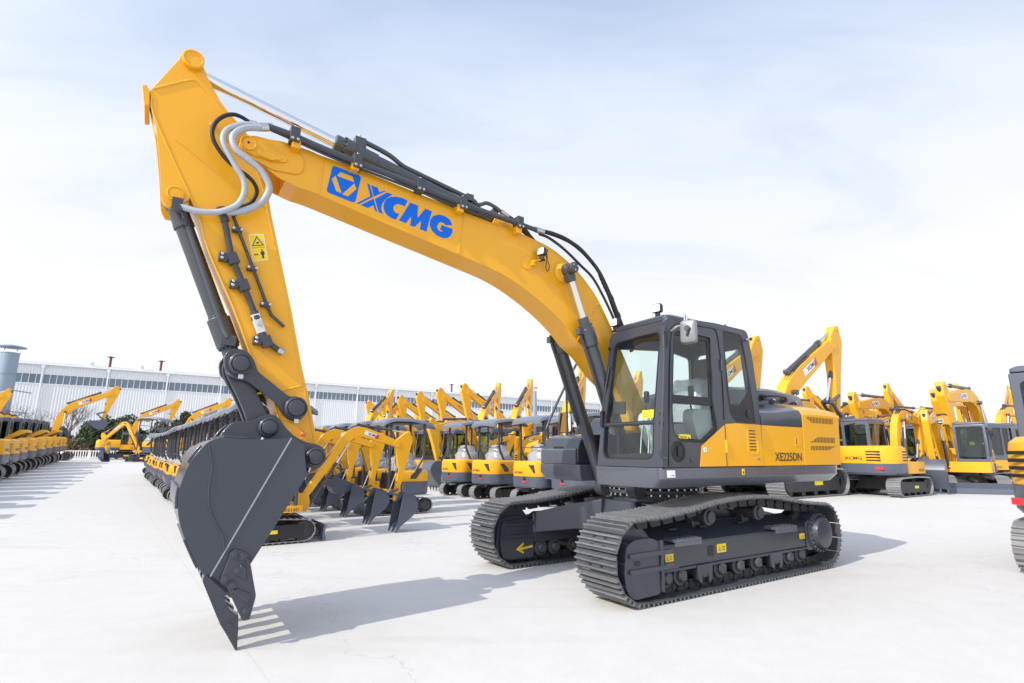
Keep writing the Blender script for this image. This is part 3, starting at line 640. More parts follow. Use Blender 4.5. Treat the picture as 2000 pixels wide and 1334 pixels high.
LOGO = {'XA': [(4.54,4.25),(4.513,4.249),(4.467,4.123),(4.612,4.001),(4.641,4.003),(4.499,4.121)],'XB': [(4.498,4.245),(4.424,4.24),(4.404,4.192),(4.35,4.229),(4.334,4.226),(4.46,4.127)],'XC': [(4.318,4.217),(4.255,4.212),(4.319,4.15),(4.362,4.084),(4.374,4.026),(4.36,3.983),(4.344,3.965),(4.398,3.969),(4.449,4.105)],'XD': [(4.462,4.105),(4.413,3.973),(4.436,3.974),(4.462,4.032),(4.515,3.985),(4.597,3.996)],'C': [(4.077,4.192),(4.11,4.115),(4.151,4.123),(4.191,4.122),(4.226,4.099),(4.24,4.063),(4.23,4.031),(4.202,4.015),(4.166,4.017),(4.202,3.942),(4.253,3.943),(4.301,3.961),(4.334,3.994),(4.35,4.04),(4.346,4.088),(4.322,4.142),(4.277,4.178),(4.219,4.199),(4.147,4.204)],'M': [(4.048,4.179),(3.952,4.171),(3.954,4.026),(3.863,4.16),(3.781,4.15),(3.811,4.028),(3.839,3.895),(3.92,3.905),(3.909,4.006),(3.982,3.915),(4.036,3.917),(4.029,4.026),(4.087,3.93),(4.17,3.941)],'G': [(3.517,4.054),(3.606,4.032),(3.624,4.048),(3.664,4.054),(3.694,4.033),(3.71,3.993),(3.7,3.958),(3.669,3.942),(3.63,3.953),(3.674,3.963),(3.654,4.023),(3.511,4.01),(3.516,3.959),(3.539,3.916),(3.583,3.883),(3.64,3.871),(3.715,3.886),(3.772,3.924),(3.804,3.98),(3.798,4.047),(3.762,4.102),(3.689,4.138),(3.609,4.138),(3.545,4.109)],'SQ': [(4.904,4.326),(4.881,4.333),(4.631,4.315),(4.612,4.298),(4.612,4.267),(4.65,4.028),(4.667,4.006),(4.688,4.002),(4.926,4.033),(4.944,4.046),(4.945,4.071),(4.91,4.309)],'Y1': [(4.827,4.285),(4.701,4.276),(4.677,4.221),(4.855,4.236)],'Y2': [(4.87,4.232),(4.799,4.067),(4.852,4.071),(4.905,4.187)],'Y3': [(4.677,4.207),(4.651,4.156),(4.731,4.05),(4.79,4.057)]}
WARP = warp_with(H_BOOM)
# ---------- boom
BW = .195
btop = [(5.634,4.393),(5.405,4.421),(5.145,4.416),(5.025,4.400),(4.694,4.385),(3.618,4.282),(3.10,4.235),(2.60,4.205),(2.118,4.136),(1.854,4.043),(1.582,3.897),(1.302,3.662),(1.114,3.428),(.80,2.93),(.50,2.42),(.30,2.06)]
bbot = [(.62,2.08),(.865,2.379),(1.136,2.573),(1.394,2.808),(1.60,2.93),(1.823,3.125),(2.126,3.32),(2.508,3.505),(2.845,3.62),(3.305,3.705),(4.308,3.868),(5.044,3.99),(5.22,4.005),(5.40,4.045),(5.60,4.15)]
tp = [(p[0], p[1]) for p in catmull([(a,b,0) for a,b in btop[1:]], 3)]
bp = [(p[0], p[1]) for p in catmull([(a,b,0) for a,b in bbot[:-1]], 3)]
foot = [(p[0],p[1]) for p in arc(.42,1.98,.18, 150, 330, 8)]
boomp = [(5.55,4.395)]+tp+foot+bp+[(5.50,4.10)]
b = MB()
core = MB(); core.prism([p for p in boomp if p[0] < 5.40]+[], -BW+.012, BW-.012, 'yellow')
boom = core.build('boom', EX, .004)
b.prism(boomp, BW-.0125, BW, 'yellow'); b.prism(boomp, -BW, -BW+.0125, 'yellow'); b.build('side_plate', boom, .005, 20)
for sg in (1, -1):
    b = MB(); y = sg*BW
    ear = rounded([(5.765,4.20),(5.755,4.31),(5.665,4.385),(5.42,4.40),(5.19,4.33),(5.18,4.19),(5.23,4.125),(5.45,4.10),(5.71,4.175)], [.06,.07,.07,.03,.06,.05,.03,.03,.05], 5)
    b.prism(ear, y, y+sg*.016, 'yellow')
    ear2 = rounded([(5.752,4.215),(5.74,4.305),(5.665,4.365),(5.345,4.265),(5.335,4.215),(5.40,4.185),(5.62,4.175)], [.05,.06,.06,.03,.03,.03,.05], 5)
    b.prism(ear2, y+sg*.016, y+sg*.032, 'yellow'); b.build('nose_plate', boom, .006)
    b = MB()
    b.lathe([(.070,0),(.070,.046),(.062,.050),(.060,.046),(.012,.047),(.012,.040)], (5.687, y, 4.283), (0,sg,0), 'yellow', 28)
    b.cyl((5.687,y+sg*.04,4.283),(5.687,y+sg*.0475,4.283),.010,'black',10)
    b.prism(rounded([(5.60,4.25),(5.60,4.19),(5.47,4.175),(5.43,4.20),(5.40,4.19),(5.40,4.24),(5.47,4.255)], .02), y+sg*.032, y+sg*.05, 'yellow'); b.build('nose_pin', boom, .003)
    b = MB(); b.lathe([(.145,0),(.14,.02),(.105,.05),(.095,.09)], (1.865, y, 3.825), (0,sg,0), 'yellow', 32); b.build('cylinder_boss', boom, .004)
for pts in ([(3.37,4.245),(3.43,3.74)], [(5.0,4.38),(5.02,4.0)], [(1.22,3.52),(1.62,2.95)]):
    b = MB(); b.tube([(x, BW+.001, z) for x, z in pts], .008, 'yellow', 6); b.build('weld_seam', boom)
b = MB(); b.lathe([(.09,0),(.088,.012),(.06,.015)], (2.44,BW-.001,3.83), (0,1,0), 'yellow', 28); b.build('inspection_cap', boom, .003)
for y0 in (-.11, .085):
    b = MB(); b.prism(rounded([(2.95,4.20),(2.86,4.38),(2.79,4.42),(2.70,4.40),(2.45,4.18)], .05), y0, y0+.03, 'yellow'); b.cyl((2.785,y0-.01,4.345),(2.785,y0+.04,4.345),.055,'yellow',20); b.build('cylinder_lug', boom, .004)
# emblem and lettering
lg = MB(); y = BW+.0018
for k in ('SQ','XA','XB','XC','XD','C','M','G'): lg.plate(LOGO[k], [], lambda u,v,w: (u, y-w, v), .0016, 'blue')
decal = lg.build('boom_lettering', boom, 0, 0)
lg = MB()
for k in ('Y1','Y2','Y3'): lg.plate(LOGO[k], [], lambda u,v,w: (u, y+.0012-w, v), .001, 'yellow_far')
lg.build('emblem', decal, 0, 0)
lamp('work_lamp', (2.275,BW+.10,3.985), R(18), .95, boom, R(-6))
b = MB(); b.prism([(2.40,3.80),(2.36,3.80),(2.36,3.865),(2.40,3.865)], BW, BW+.08, 'yellow'); b.prism([(2.40,3.83),(2.22,3.895),(2.22,3.905),(2.40,3.845)], BW+.03, BW+.12, 'yellow'); b.build('lamp_bracket', boom, .003)
b = MB(); b.tube([(2.20,BW+.09,4.0),(2.15,BW+.05,3.95),(2.17,BW+.04,3.83),(2.13,BW+.03,3.78),(2.10,BW+.03,3.86),(2.15,BW+.03,3.95),(2.12,BW+.02,4.08)], .005, 'rubber', 6, 4); b.build('lamp_cable', boom)
# boom cylinders
for sg in (1, -1):
    y = sg*.315
    A = Vector((1.865,y,3.825)); B = Vector((.72,y,1.08)); d = (B-A).normalized()
    c = MB(); c.cyl(A+d*.98, B, .088, 'cyl_gray', 28); c.lathe([(.092,.0),(.092,.05),(.105,.055),(.105,.27),(.09,.28)], A+d*.74, d, 'cyl_gray', 28); c.lathe([(.072,-.10),(.075,0)], A+d*.74, d, 'cyl_gray', 24)
    c.lathe([(.13,-.07),(.13,.07)], B, (0,1,0), 'cyl_gray', 20)
    for k in range(10):
        a = k*math.pi/5; o = d.orthogonal().normalized(); q = d.cross(o); P = A+d*.735+o*.092*math.cos(a)+q*.092*math.sin(a); c.cyl(P, P+d*.02, .010, 'cyl_gray', 6)
    n = Vector((d.z,0,-d.x))
    if n.x < 0: n = -n
    c.tube([A+d*.80+n*.12, A+d*.90+n*.13, A+d*1.05+n*.125, A+d*1.9+n*.125, A+d*2.02+n*.10], .020, 'cyl_gray', 8, 3); c.box(-.05,.05,-.04,.04,-.04,.04,'cyl_gray',Matrix.Translation(A+d*.80+n*.115))
    cy = c.build('boom_cylinder', EX, .003)
    c = MB(); c.cyl(A, A+d*.70, .046, 'chrome', 24); c.build('piston_rod', cy)
    c = MB(); c.lathe([(.0,-.07),(.085,-.07),(.085,.035),(.078,.04),(.078,.052),(.070,.055),(.070,.145),(.060,.155),(.02,.155)], A, (0,sg,0), 'cyl_gray', 28)
    c.loft([[A+d*t+Vector((0,yy,0))+n*xx for xx, yy in rounded([(-w,-.055),(w,-.055),(w,.055),(-w,.055)], .02)] for t, w in ((.0,.075),(.10,.062),(.16,.05))], 'cyl_gray')
    for k in (0, 1, 2): a = k*2.1+.6; c.cyl(A+Vector((.04*math.cos(a),sg*.155,.04*math.sin(a))), A+Vector((.04*math.cos(a),sg*.168,.04*math.sin(a))), .012, 'steel', 8)
    c.build('rod_head', cy, .003)
# ---------- stick
WARP = warp_with(H_STICK)
SW = .17
st = [(6.298,4.905),(6.29,4.95),(6.245,4.985),(6.185,4.995),(6.140,4.975),(6.062,4.815),(5.948,4.640),(5.863,4.547),(5.78,4.480),(5.70,4.40),(5.573,4.088),(5.464,3.840),(5.425,3.673),(5.180,2.820),(5.043,2.292),(4.965,2.041),(4.845,1.587)]+[(p[0],p[1]) for p in arc(4.937,1.478,.105,140,-20,6)][::1]
st_l = [(5.048,1.513),(5.166,1.723),(5.291,2.02),(5.383,2.165),(5.489,2.363),(5.664,2.762),(5.901,3.22),(5.99,3.47),(6.086,3.67),(6.249,3.973),(6.427,4.323),(6.475,4.51)]
st = [p for p in st if not (4.8 < p[0] < 5.05 and p[1] < 1.55 and p[0] > 4.94 and p[1] > 1.5)]
poly = st[:17]+[(4.835,1.50),(4.86,1.42),(4.93,1.375),(5.0,1.40)]+st_l
b = MB(); b.prism(poly, -SW, SW, 'yellow'); stick = b.build('stick', EX, .006, 22)
b = MB(); b.tube([(x, SW-.001, z) for x, z in [(5.06,1.545)]+st_l[1:-1]+[(6.452,4.45)]], .009, 'yellow', 6, 3); b.tube([(x+.028, SW-.001, z) for x, z in st[10:17]], .007, 'yellow', 6, 3); b.build('edge_bead', stick)
b = MB(); b.tube([(6.455,SW,4.54),(6.20,SW,4.735),(6.13,SW,4.735),(6.03,SW,4.66),(5.93,SW,4.56),(5.80,SW,4.44)], .010, 'yellow', 6, 4); b.tube([(6.24,SW,4.14),(5.62,SW,3.78),(5.50,SW,3.74)], .007, 'yellow', 6); b.tube([(5.40,SW,2.02),(5.22,SW,2.05),(5.02,SW,2.12)], .009, 'yellow', 6); b.build('weld_seam', stick)
b = MB(); b.prism([(6.53,4.535),(6.50,4.555),(6.475,4.51),(6.46,4.38),(6.495,4.365)], -SW-.012, SW+.012, 'yellow'); b.build('end_flange', stick, .004)
for sg in (1, -1):
    y = sg*SW
    b = MB(); br = rounded([(6.43,4.34),(6.398,4.233),(6.335,3.90),(6.305,3.70),(6.29,3.59),(6.25,3.522),(6.18,3.54),(6.08,3.64),(6.12,3.72)], .03)
    b.prism(br, y-sg*.035, y+sg*.004, 'yellow'); b.lathe([(.068,0),(.068,.022),(.055,.026),(.052,.018)], (6.195,y,3.655), (0,sg,0), 'yellow', 24); b.lathe([(.047,.0),(.047,.022)], (6.195,y,3.655), (0,sg,0), 'yellow', 20); b.build('cylinder_bracket', stick, .006)
    b = MB(); b.lathe([(.088,0),(.088,.05),(.070,.056),(.068,.046),(.01,.047)], (6.193,y,4.925), (0,sg,0), 'yellow', 32); b.build('pin_boss', stick, .003)
    b = MB(); b.lathe([(.125,0),(.12,.006),(.08,.010)], (5.088,y,1.905), (0,sg,0), 'yellow', 32); b.build('pin_boss', stick, .003)
b = MB(); b.lathe([(.026,0),(.026,.02),(.012,.03)], (5.985,SW,4.375), (0,1,0), 'orange', 14); b.build('grease_cap', stick)
# sticker with warning triangle and person
b = MB(); W0, W1, W2, W3 = (5.602,3.441),(5.475,3.475),(5.417,3.237),(5.542,3.193)
def wq(a, c): 
    t = (W0[0]+(W1[0]-W0[0])*a, W0[1]+(W1[1]-W0[1])*a); u = (W3[0]+(W2[0]-W3[0])*a, W3[1]+(W2[1]-W3[1])*a); return (t[0]+(u[0]-t[0])*c, t[1]+(u[1]-t[1])*c)
def wp(pts, m, k): b.plate([wq(*p) for p in pts], [], lambda u,v,w: (u, SW+.002+k*.0008-w, v), .001, m)
wp([(0,0),(1,0),(1,1),(0,1)], 'sticker_white', 0); wp([(.04,.02),(.96,.02),(.96,.985),(.04,.985)], 'sticker', 1)
wp([(.5,.07),(.90,.44),(.10,.44)], 'lettering', 2); wp([(.5,.14),(.80,.41),(.20,.41)], 'sticker', 3); wp([(.42,.30),(.62,.30),(.58,.36),(.40,.36)], 'lettering', 4)
wp([(.04,.50),(.96,.50),(.96,.512),(.04,.512)], 'lettering', 2)
wp([(.66,.58),(.76,.58),(.76,.64),(.66,.64)], 'lettering', 2); wp([(.60,.655),(.82,.655),(.84,.78),(.78,.78),(.77,.92),(.65,.92),(.64,.78),(.58,.78)], 'lettering', 2)
wp([(.14,.755),(.24,.71),(.24,.74),(.34,.74),(.34,.71),(.44,.755),(.34,.80),(.34,.77),(.24,.77),(.24,.80)], 'lettering', 2); b.build('warning_sticker', stick, 0, 0)
b = MB()
for i, z in enumerate((1.665,1.60,1.535)):
    b.lathe([(.022,0),(.022,.03),(.012,.045)], (4.99+.008*i, SW, z+.02), (0,1,0), 'orange', 12)
b.build('grease_nipple', stick)
b = MB(); b.prism([(5.02,1.73),(4.94,1.73),(4.94,1.55),(4.98,1.55)], SW, SW+.006, 'yellow'); b.build('grease_plate', stick, .002)
# pipes on the stick
def clamp(mb, p, d, w, m='pipe_gray'):
    M = Matrix.Translation(p) @ d.to_track_quat('X', 'Z').to_matrix().to_4x4(); mb.box(-w,w,-w*.85,w*.85,-w*.9,w*.9,m,M)
b = MB(); y = SW+.055
pp = [(5.845,3.60),(5.824,3.53),(5.775,3.36),(5.724,3.18),(5.592,2.915),(5.531,2.79),(5.461,2.62),(5.389,2.475)]
b.tube([(5.84,y,3.60),(5.815,y,3.53),(5.724,y,3.19),(5.592,y,2.925),(5.51,y,2.75),(5.44,y,2.58),(5.389,y,2.49),(5.30,y,2.43),(5.255,y,2.405)], .026, 'pipe_gray', 12)
b.cyl((5.85,y,3.61),(5.80,y,3.49),.036,'pipe_gray',12)
pa = b.build('stick_pipe', stick)
b = MB()
for p, d in (((5.712,y,3.17),(.45,0,.9)), ((5.605,y,2.945),(.45,0,.9)), ((5.375,y,2.475),(.4,0,.9))):
    clamp(b, Vector(p), Vector(d), .048); b.box(p[0]+.04,p[0]+.11,SW,SW+.09,p[2]-.035,p[2]+.035,'pipe_gray')
    for dz in (-.018,.018): b.cyl((p[0]+.085,SW+.09,p[2]+dz),(p[0]+.085,SW+.105,p[2]+dz),.014,'steel',8)
b.build('pipe_clamp', pa, .004)
b = MB(); b.lathe([(.034,0),(.034,.04),(.044,.045),(.044,.075),(.034,.08)], (5.50,y,2.73), (-.4,0,-.9), 'pipe_gray', 12); M = Matrix.Translation((5.455,y,2.625)) @ Matrix.Rotation(R(24), 4, 'Y'); b.box(-.035,.035,-.035,.035,-.085,.085,'white_plastic',M); b.cyl((5.45,y,2.62),(5.45,y+.06,2.62),.02,'steel',10); b.lathe([(.038,0),(.038,.05),(.030,.055)], (5.42,y,2.54), (-.4,0,-.9), 'pipe_gray', 12); b.build('shut_off_valve', pa, .004)
b = MB(); b.cyl((5.27,y,2.413),(5.225,y,2.392),.036,'steel',12); b.build('pipe_cap', pa)
b = MB(); b.tube([(5.755,y-.01,3.59),(5.679,y-.01,3.42),(5.531,y-.01,3.10),(5.395,y-.01,2.80),(5.352,y-.01,2.72),(5.235,y-.01,2.63)], .015, 'pipe_gray', 10)
for p in ((5.69,3.445),(5.54,3.12),(5.40,2.81)): b.box(p[0]-.03,p[0]+.05,SW,SW+.065,p[1]-.02,p[1]+.02,'pipe_gray'); b.cyl((p[0]+.04,SW+.065,p[1]),(p[0]+.04,SW+.08,p[1]),.013,'steel',8); b.cyl((p[0]-.025,SW+.065,p[1]),(p[0]-.025,SW+.08,p[1]),.013,'steel',8)
b.build('stick_pipe', stick, 0)
# hoses between boom and stick
def hose(name, pts, r, m, ys, rib=None):
    b = MB(); n = len(pts)-1; P = [(p[0], ys[0]+(ys[1]-ys[0])*(i/n)+.10*math.sin(math.pi*i/n), p[1]) for i, p in enumerate(pts)]
    b.tube(P, r, m, 12, 24 if rib else 8, rib=rib); return b.build(name, boom, 0, 180 if rib else 40)
hose('hydraulic_hose', [(5.70,4.475),(5.772,4.487),(5.838,4.475),(5.905,4.425),(5.96,4.345),(5.985,4.25),(5.97,4.16),(5.925,4.085),(5.855,4.01),(5.77,3.955),(5.69,3.925),(5.623,3.884),(5.582,3.82),(5.592,3.753),(5.631,3.69),(5.72,3.635)], .016, 'rubber', (.26,.24), 1.18)
h2 = hose('hydraulic_hose', [(5.61,4.452),(5.73,4.419),(5.814,4.36),(5.875,4.292),(5.898,4.21),(5.885,4.134),(5.833,4.042),(5.769,3.954),(5.713,3.884),(5.687,3.804),(5.692,3.716),(5.728,3.634),(5.812,3.567),(5.898,3.533),(6.02,3.518),(6.13,3.535)], .026, 'hose_gray', (.28,.23))
h3 = hose('hydraulic_hose', [(5.60,4.440),(5.707,4.391),(5.777,4.327),(5.82,4.251),(5.819,4.177),(5.775,4.104),(5.676,4.049),(5.574,3.986),(5.509,3.903),(5.489,3.827),(5.52,3.736),(5.59,3.658),(5.697,3.592),(5.80,3.565)], .031, 'hose_gray', (.28,.26))
b = MB(); b.cyl((5.605,.285,4.445),(5.54,.285,4.468),.040,'steel',14); b.cyl((5.60,.27,4.462),(5.50,.27,4.495),.034,'steel',12); b.cyl((5.70,.26,4.475),(5.64,.26,4.478),.022,'steel',10); b.build('hose_fitting', h3)
b = MB(); b.cyl((5.72,.26,3.582),(5.84,.25,3.575),.034,'steel',14); b.cyl((6.03,.24,3.517),(6.15,.22,3.545),.030,'steel',12); b.box(6.13,6.21,.16,.25,3.50,3.60,'pipe_gray'); b.build('hose_fitting', h2)
# steel lines along the boom top
b = MB()
lines = [([(5.55,4.478),(5.324,4.462),(4.978,4.418),(4.715,4.398),(4.085,4.355),(3.574,4.308),(3.012,4.280),(2.62,4.268),(2.345,4.256)], .285, .028),
         ([(5.50,4.508),(5.324,4.50),(4.978,4.46),(4.715,4.44),(4.085,4.395),(3.574,4.350),(3.012,4.318),(2.62,4.303),(2.345,4.285)], .235, .026),
         ([(5.64,4.482),(5.40,4.452),(4.978,4.392),(4.70,4.365),(4.085,4.318),(3.574,4.272),(3.2,4.25)], .255, .014)]
for pts, y, r in lines: b.tube([(x,y,z) for x,z in pts], r, 'pipe_gray', 12, 3)
bl = b.build('boom_pipe', boom)
b = MB()
for x, z in ((5.30,4.462),(4.68,4.395),(3.97,4.352),(3.43,4.295),(2.62,4.27)):
    b.box(x-.045,x+.045,.20,.325,z-.06,z+.085,'pipe_gray')
    for yy in (.232,.29): b.cyl((x,yy,z+.085),(x,yy,z+.105),.014,'steel',8)
    for xx in (-.025,.025): b.cyl((x+xx,.325,z-.045),(x+xx,.345,z-.045),.015,'steel',8)
b.build('pipe_clamp', bl, .004)
for x, z in ((5.29,4.40),(4.71,4.365),(3.47,4.25),(2.64,4.20)):
    b = MB(); b.box(x-.05,x+.03,.195,.30,z-.055,z+.03,'yellow'); b.build('clamp_bracket', boom, .004)
b = MB(); b.lathe([(.036,0),(.036,.12),(.030,.125)], (2.36,.285,4.258), (-1,0,.0), 'steel', 12); b.lathe([(.034,0),(.034,.10)], (2.36,.235,4.288), (-1,0,.02), 'steel', 12); b.build('hose_fitting', bl)
for k, (pts, y, r) in enumerate(([[(2.26,4.262),(2.10,4.272),(1.86,4.25),(1.62,4.17),(1.42,4.05),(1.27,3.92),(1.14,3.74),(1.02,3.54),(.90,3.32),(.78,3.10),(.68,2.9)], .29, .027], [[(2.26,4.288),(2.08,4.292),(1.84,4.275),(1.60,4.22),(1.40,4.10),(1.25,3.98),(1.13,3.80),(1.03,3.62),(.93,3.42),(.80,3.18),(.70,2.96)], .235, .025], [[(2.30,4.225),(2.12,4.205),(1.86,4.105),(1.60,3.96),(1.38,3.83),(1.20,3.62),(1.06,3.42),(.92,3.20),(.80,3.0)], .27, .018])):
    b = MB(); b.tube([(x,y,z) for x,z in pts], r, 'rubber', 12, 6); b.build('hydraulic_hose', boom)
b = MB(); b.tube([(.985,.24,3.60),(.955,.24,3.53)], .030, 'steel', 12); b.tube([(1.20,.232,3.92),(1.08,.236,3.72),(.985,.24,3.60)], .030, 'rubber', 10, 8, rib=1.15); b.cyl((.90,.24,3.42),(.87,.24,3.36),.042,'pipe_gray',12); b.build('hose_sleeve', boom)
# arm cylinder
A = Vector((6.193,0,4.925)); B = Vector((2.785,0,4.345)); d = (B-A).normalized(); up = Vector((-d.z,0,d.x)); up = up if up.z > 0 else -up
c = MB(); c.cyl(A+d*1.66, B-d*.12, .083, 'cyl_gray', 28); c.lathe([(.072,-.11),(.09,-.10),(.09,0),(.104,.005),(.104,.10),(.094,.11),(.094,.36),(.083,.37)], A+d*1.46, d, 'cyl_gray', 30); c.lathe([(.09,-.065),(.09,.065)], B, (0,1,0), 'cyl_gray', 20)
c.lathe([(.0,0),(.083,0),(.085,.05),(.06,.09)], B-d*.16, d, 'cyl_gray', 24)
P = lambda t, h, y=0.03: A+d*t+up*h+Vector((0,y,0))
c.box(-.06,.06,-.05,.05,-.06,.05,'cyl_gray',Matrix.Translation(P(1.60,.11)))
c.tube([P(1.60,.15),P(1.75,.155),P(1.95,.145),P(2.10,.105),P(2.25,.10),P(3.02,.115),P(3.10,.09)], .028, 'cyl_gray', 10, 4)
c.tube([P(3.02,.115,.05),P(3.10,.075,.06),P(3.16,.09,.06),P(3.24,.15,.06),P(3.36,.155,.06),P(3.48,.13,.06)], .024, 'cyl_gray', 10, 4)
c.box(-.05,.05,-.05,.05,-.03,.05,'cyl_gray',Matrix.Translation(P(3.0,.10))); c.cyl(P(3.02,.13),P(3.02,.185),.010,'steel',8); c.cyl(P(1.58,.16),P(1.58,.20),.02,'steel',8); c.cyl(P(1.63,.16),P(1.63,.195),.014,'steel',8)
c.box(-.04,.04,-.05,.05,0,.07,'cyl_gray',Matrix.Translation(P(3.40,.075,.0)))
for k in range(12):
    a = k*math.pi/6; o = d.orthogonal().normalized(); q = d.cross(o); Q = A+d*1.44+o*.098*math.cos(a)+q*.098*math.sin(a); c.cyl(Q, Q+d*.03, .011, 'cyl_gray', 6)
cy = c.build('arm_cylinder', EX, .003)
c = MB(); c.cyl(A, A+d*1.40, .055, 'chrome', 28); c.lathe([(.085,-.12),(.085,.12)], A, (0,1,0), 'cyl_gray', 20); c.build('piston_rod', cy)
c = MB(); c.cyl(P(3.46,.135,.06),P(3.58,.115,.06),.032,'steel',12); c.build('hose_fitting', cy)
c = MB(); c.tube([P(3.56,.12,.06),P(3.70,.085,.08),P(3.86,.02,.10),P(3.98,-.08,.10),P(4.06,-.18,.10),P(4.2,-.30,.10),P(4.35,-.42,.10)], .026, 'rubber', 12, 6); c.build('hydraulic_hose', cy)
c = MB(); c.tube([B+Vector((-.10,.05,.0)),B+Vector((-.30,.07,-.02)),B+Vector((-.46,.09,-.10)),B+Vector((-.60,.10,-.22))], .030, 'rubber', 12, 6); c.build('hydraulic_hose', cy)
# bucket cylinder
A = Vector((6.195,0,3.655)); B = Vector((5.570,0,2.251)); d = (B-A).normalized(); nx = Vector((0,1,0)).cross(d).normalized(); nx = nx if nx.x < 0 else -nx
c = MB(); c.cyl(A+d*.10, A+d*1.12, .074, 'cyl_gray', 28); c.lathe([(.05,.0),(.082,.03),(.082,.16),(.074,.17)], A+d*.05, d, 'cyl_gray', 28); c.lathe([(.08,-.10),(.08,.10)], A, (0,1,0), 'cyl_gray', 20)
c.lathe([(.078,-.05),(.078,-.03),(.096,-.02),(.096,.235),(.088,.24),(.070,.245),(.070,.33)], A+d*1.10, d, 'cyl_gray', 28); c.lathe([(.086,0),(.086,.035)], A+d*.21, d, 'cyl_gray', 24)
c.box(-.02,.02,-.105,.105,-.03,.03,'cyl_gray',Matrix.Translation(A+d*.225+Vector((0,.02,0))))
c.tube([A+d*.0+Vector((-.0,.12,-.02))+nx*.02, A+d*.10+Vector((0,.095,0))+nx*.03, A+d*.26+Vector((0,.088,0))+nx*.02, A+d*1.08+Vector((0,.092,0)), A+d*1.28+Vector((0,.118,0))], .024, 'cyl_gray', 10, 4)
c.box(-.06,.06,.085,.125,-.045,.045,'cyl_gray',Matrix.Translation(A+d*1.30))
for k in range(14):
    a = k*math.pi/7; o = d.orthogonal().normalized(); q = d.cross(o); Q = A+d*1.335+o*.080*math.cos(a)+q*.080*math.sin(a); c.cyl(Q, Q+d*.022, .010, 'cyl_gray', 6)
cy = c.build('bucket_cylinder', EX, .003)
c = MB(); c.cyl(A+d*1.4, B, .048, 'chrome', 24); c.lathe([(.085,-.075),(.085,.075)], B, (0,1,0), 'cyl_gray', 20); c.build('piston_rod', cy)
c = MB(); c.lathe([(.0771,0),(.0771,.028)], A+d*1.055, d, 'steel', 28); c.build('wiper_ring', cy)
# ---------- linkage
def capsule(p, q, r0, r1, n=10):
    p, q = Vector((p[0],p[1],0)), Vector((q[0],q[1],0)); a = math.degrees(math.atan2(q.y-p.y, q.x-p.x))
    return arc(p.x,p.y,r0,a+90,a+270,n)+arc(q.x,q.y,r1,a-90,a+90,n)
PT = (5.570,2.251); PS = (5.088,1.903); PBK = (5.340,1.725); PH = (4.937,1.478)
for sg in (1, -1):
    c = MB(); y = sg*.215
    w = [(a, b) for a, b in capsule(PT, PS, .105, .10)]
    body = arc(PT[0],PT[1],.125,-20,250,12)
    pl = [(5.70,2.30),(5.675,2.36),(5.60,2.39),(5.52,2.37),(5.46,2.30),(5.425,2.205),(5.14,2.0),(5.07,2.015),(5.005,1.965),(4.985,1.88),(5.02,1.805),(5.10,1.785),(5.175,1.83),(5.24,1.93),(5.50,2.115),(5.60,2.125),(5.68,2.19)]
    c.prism(rounded(pl, .04), y-.03, y+.03, 'gray'); lk = c.build('guide_link', EX, .008)
    for (x, z), r in ((PT,.095),(PS,.10)):
        c = MB(); c.lathe([(r,0),(r,.055),(r-.02,.07),(r-.022,.06)], (x,y+sg*.03,z), (0,sg,0), 'gray', 28); c.lathe([(r-.03,.06),(r-.03,.085),(r-.04,.088)], (x,y+sg*.03,z), (0,sg,0), 'pipe_gray', 24); c.box(x-.03,x+.01,min(y+sg*.05,y+sg*.09),max(y+sg*.05,y+sg*.09),z-r-.035,z-r+.005,'steel'); c.build('link_pin', lk, .004)
c = MB()
for sg in (1, -1):
    y = sg*.12
    c.prism(rounded([(5.68,2.28),(5.672,2.20),(5.622,2.10),(5.555,1.99),(5.46,1.79),(5.44,1.68),(5.36,1.64),(5.27,1.68),(5.275,1.80),(5.382,2.0),(5.44,2.13),(5.45,2.24),(5.50,2.33),(5.62,2.35)], .05), y-.03, y+.03, 'gray')
c.prism([(5.58,2.08),(5.50,1.95),(5.40,1.98),(5.46,2.12)], -.09, .09, 'gray')
c.build('bucket_link', EX, .01)
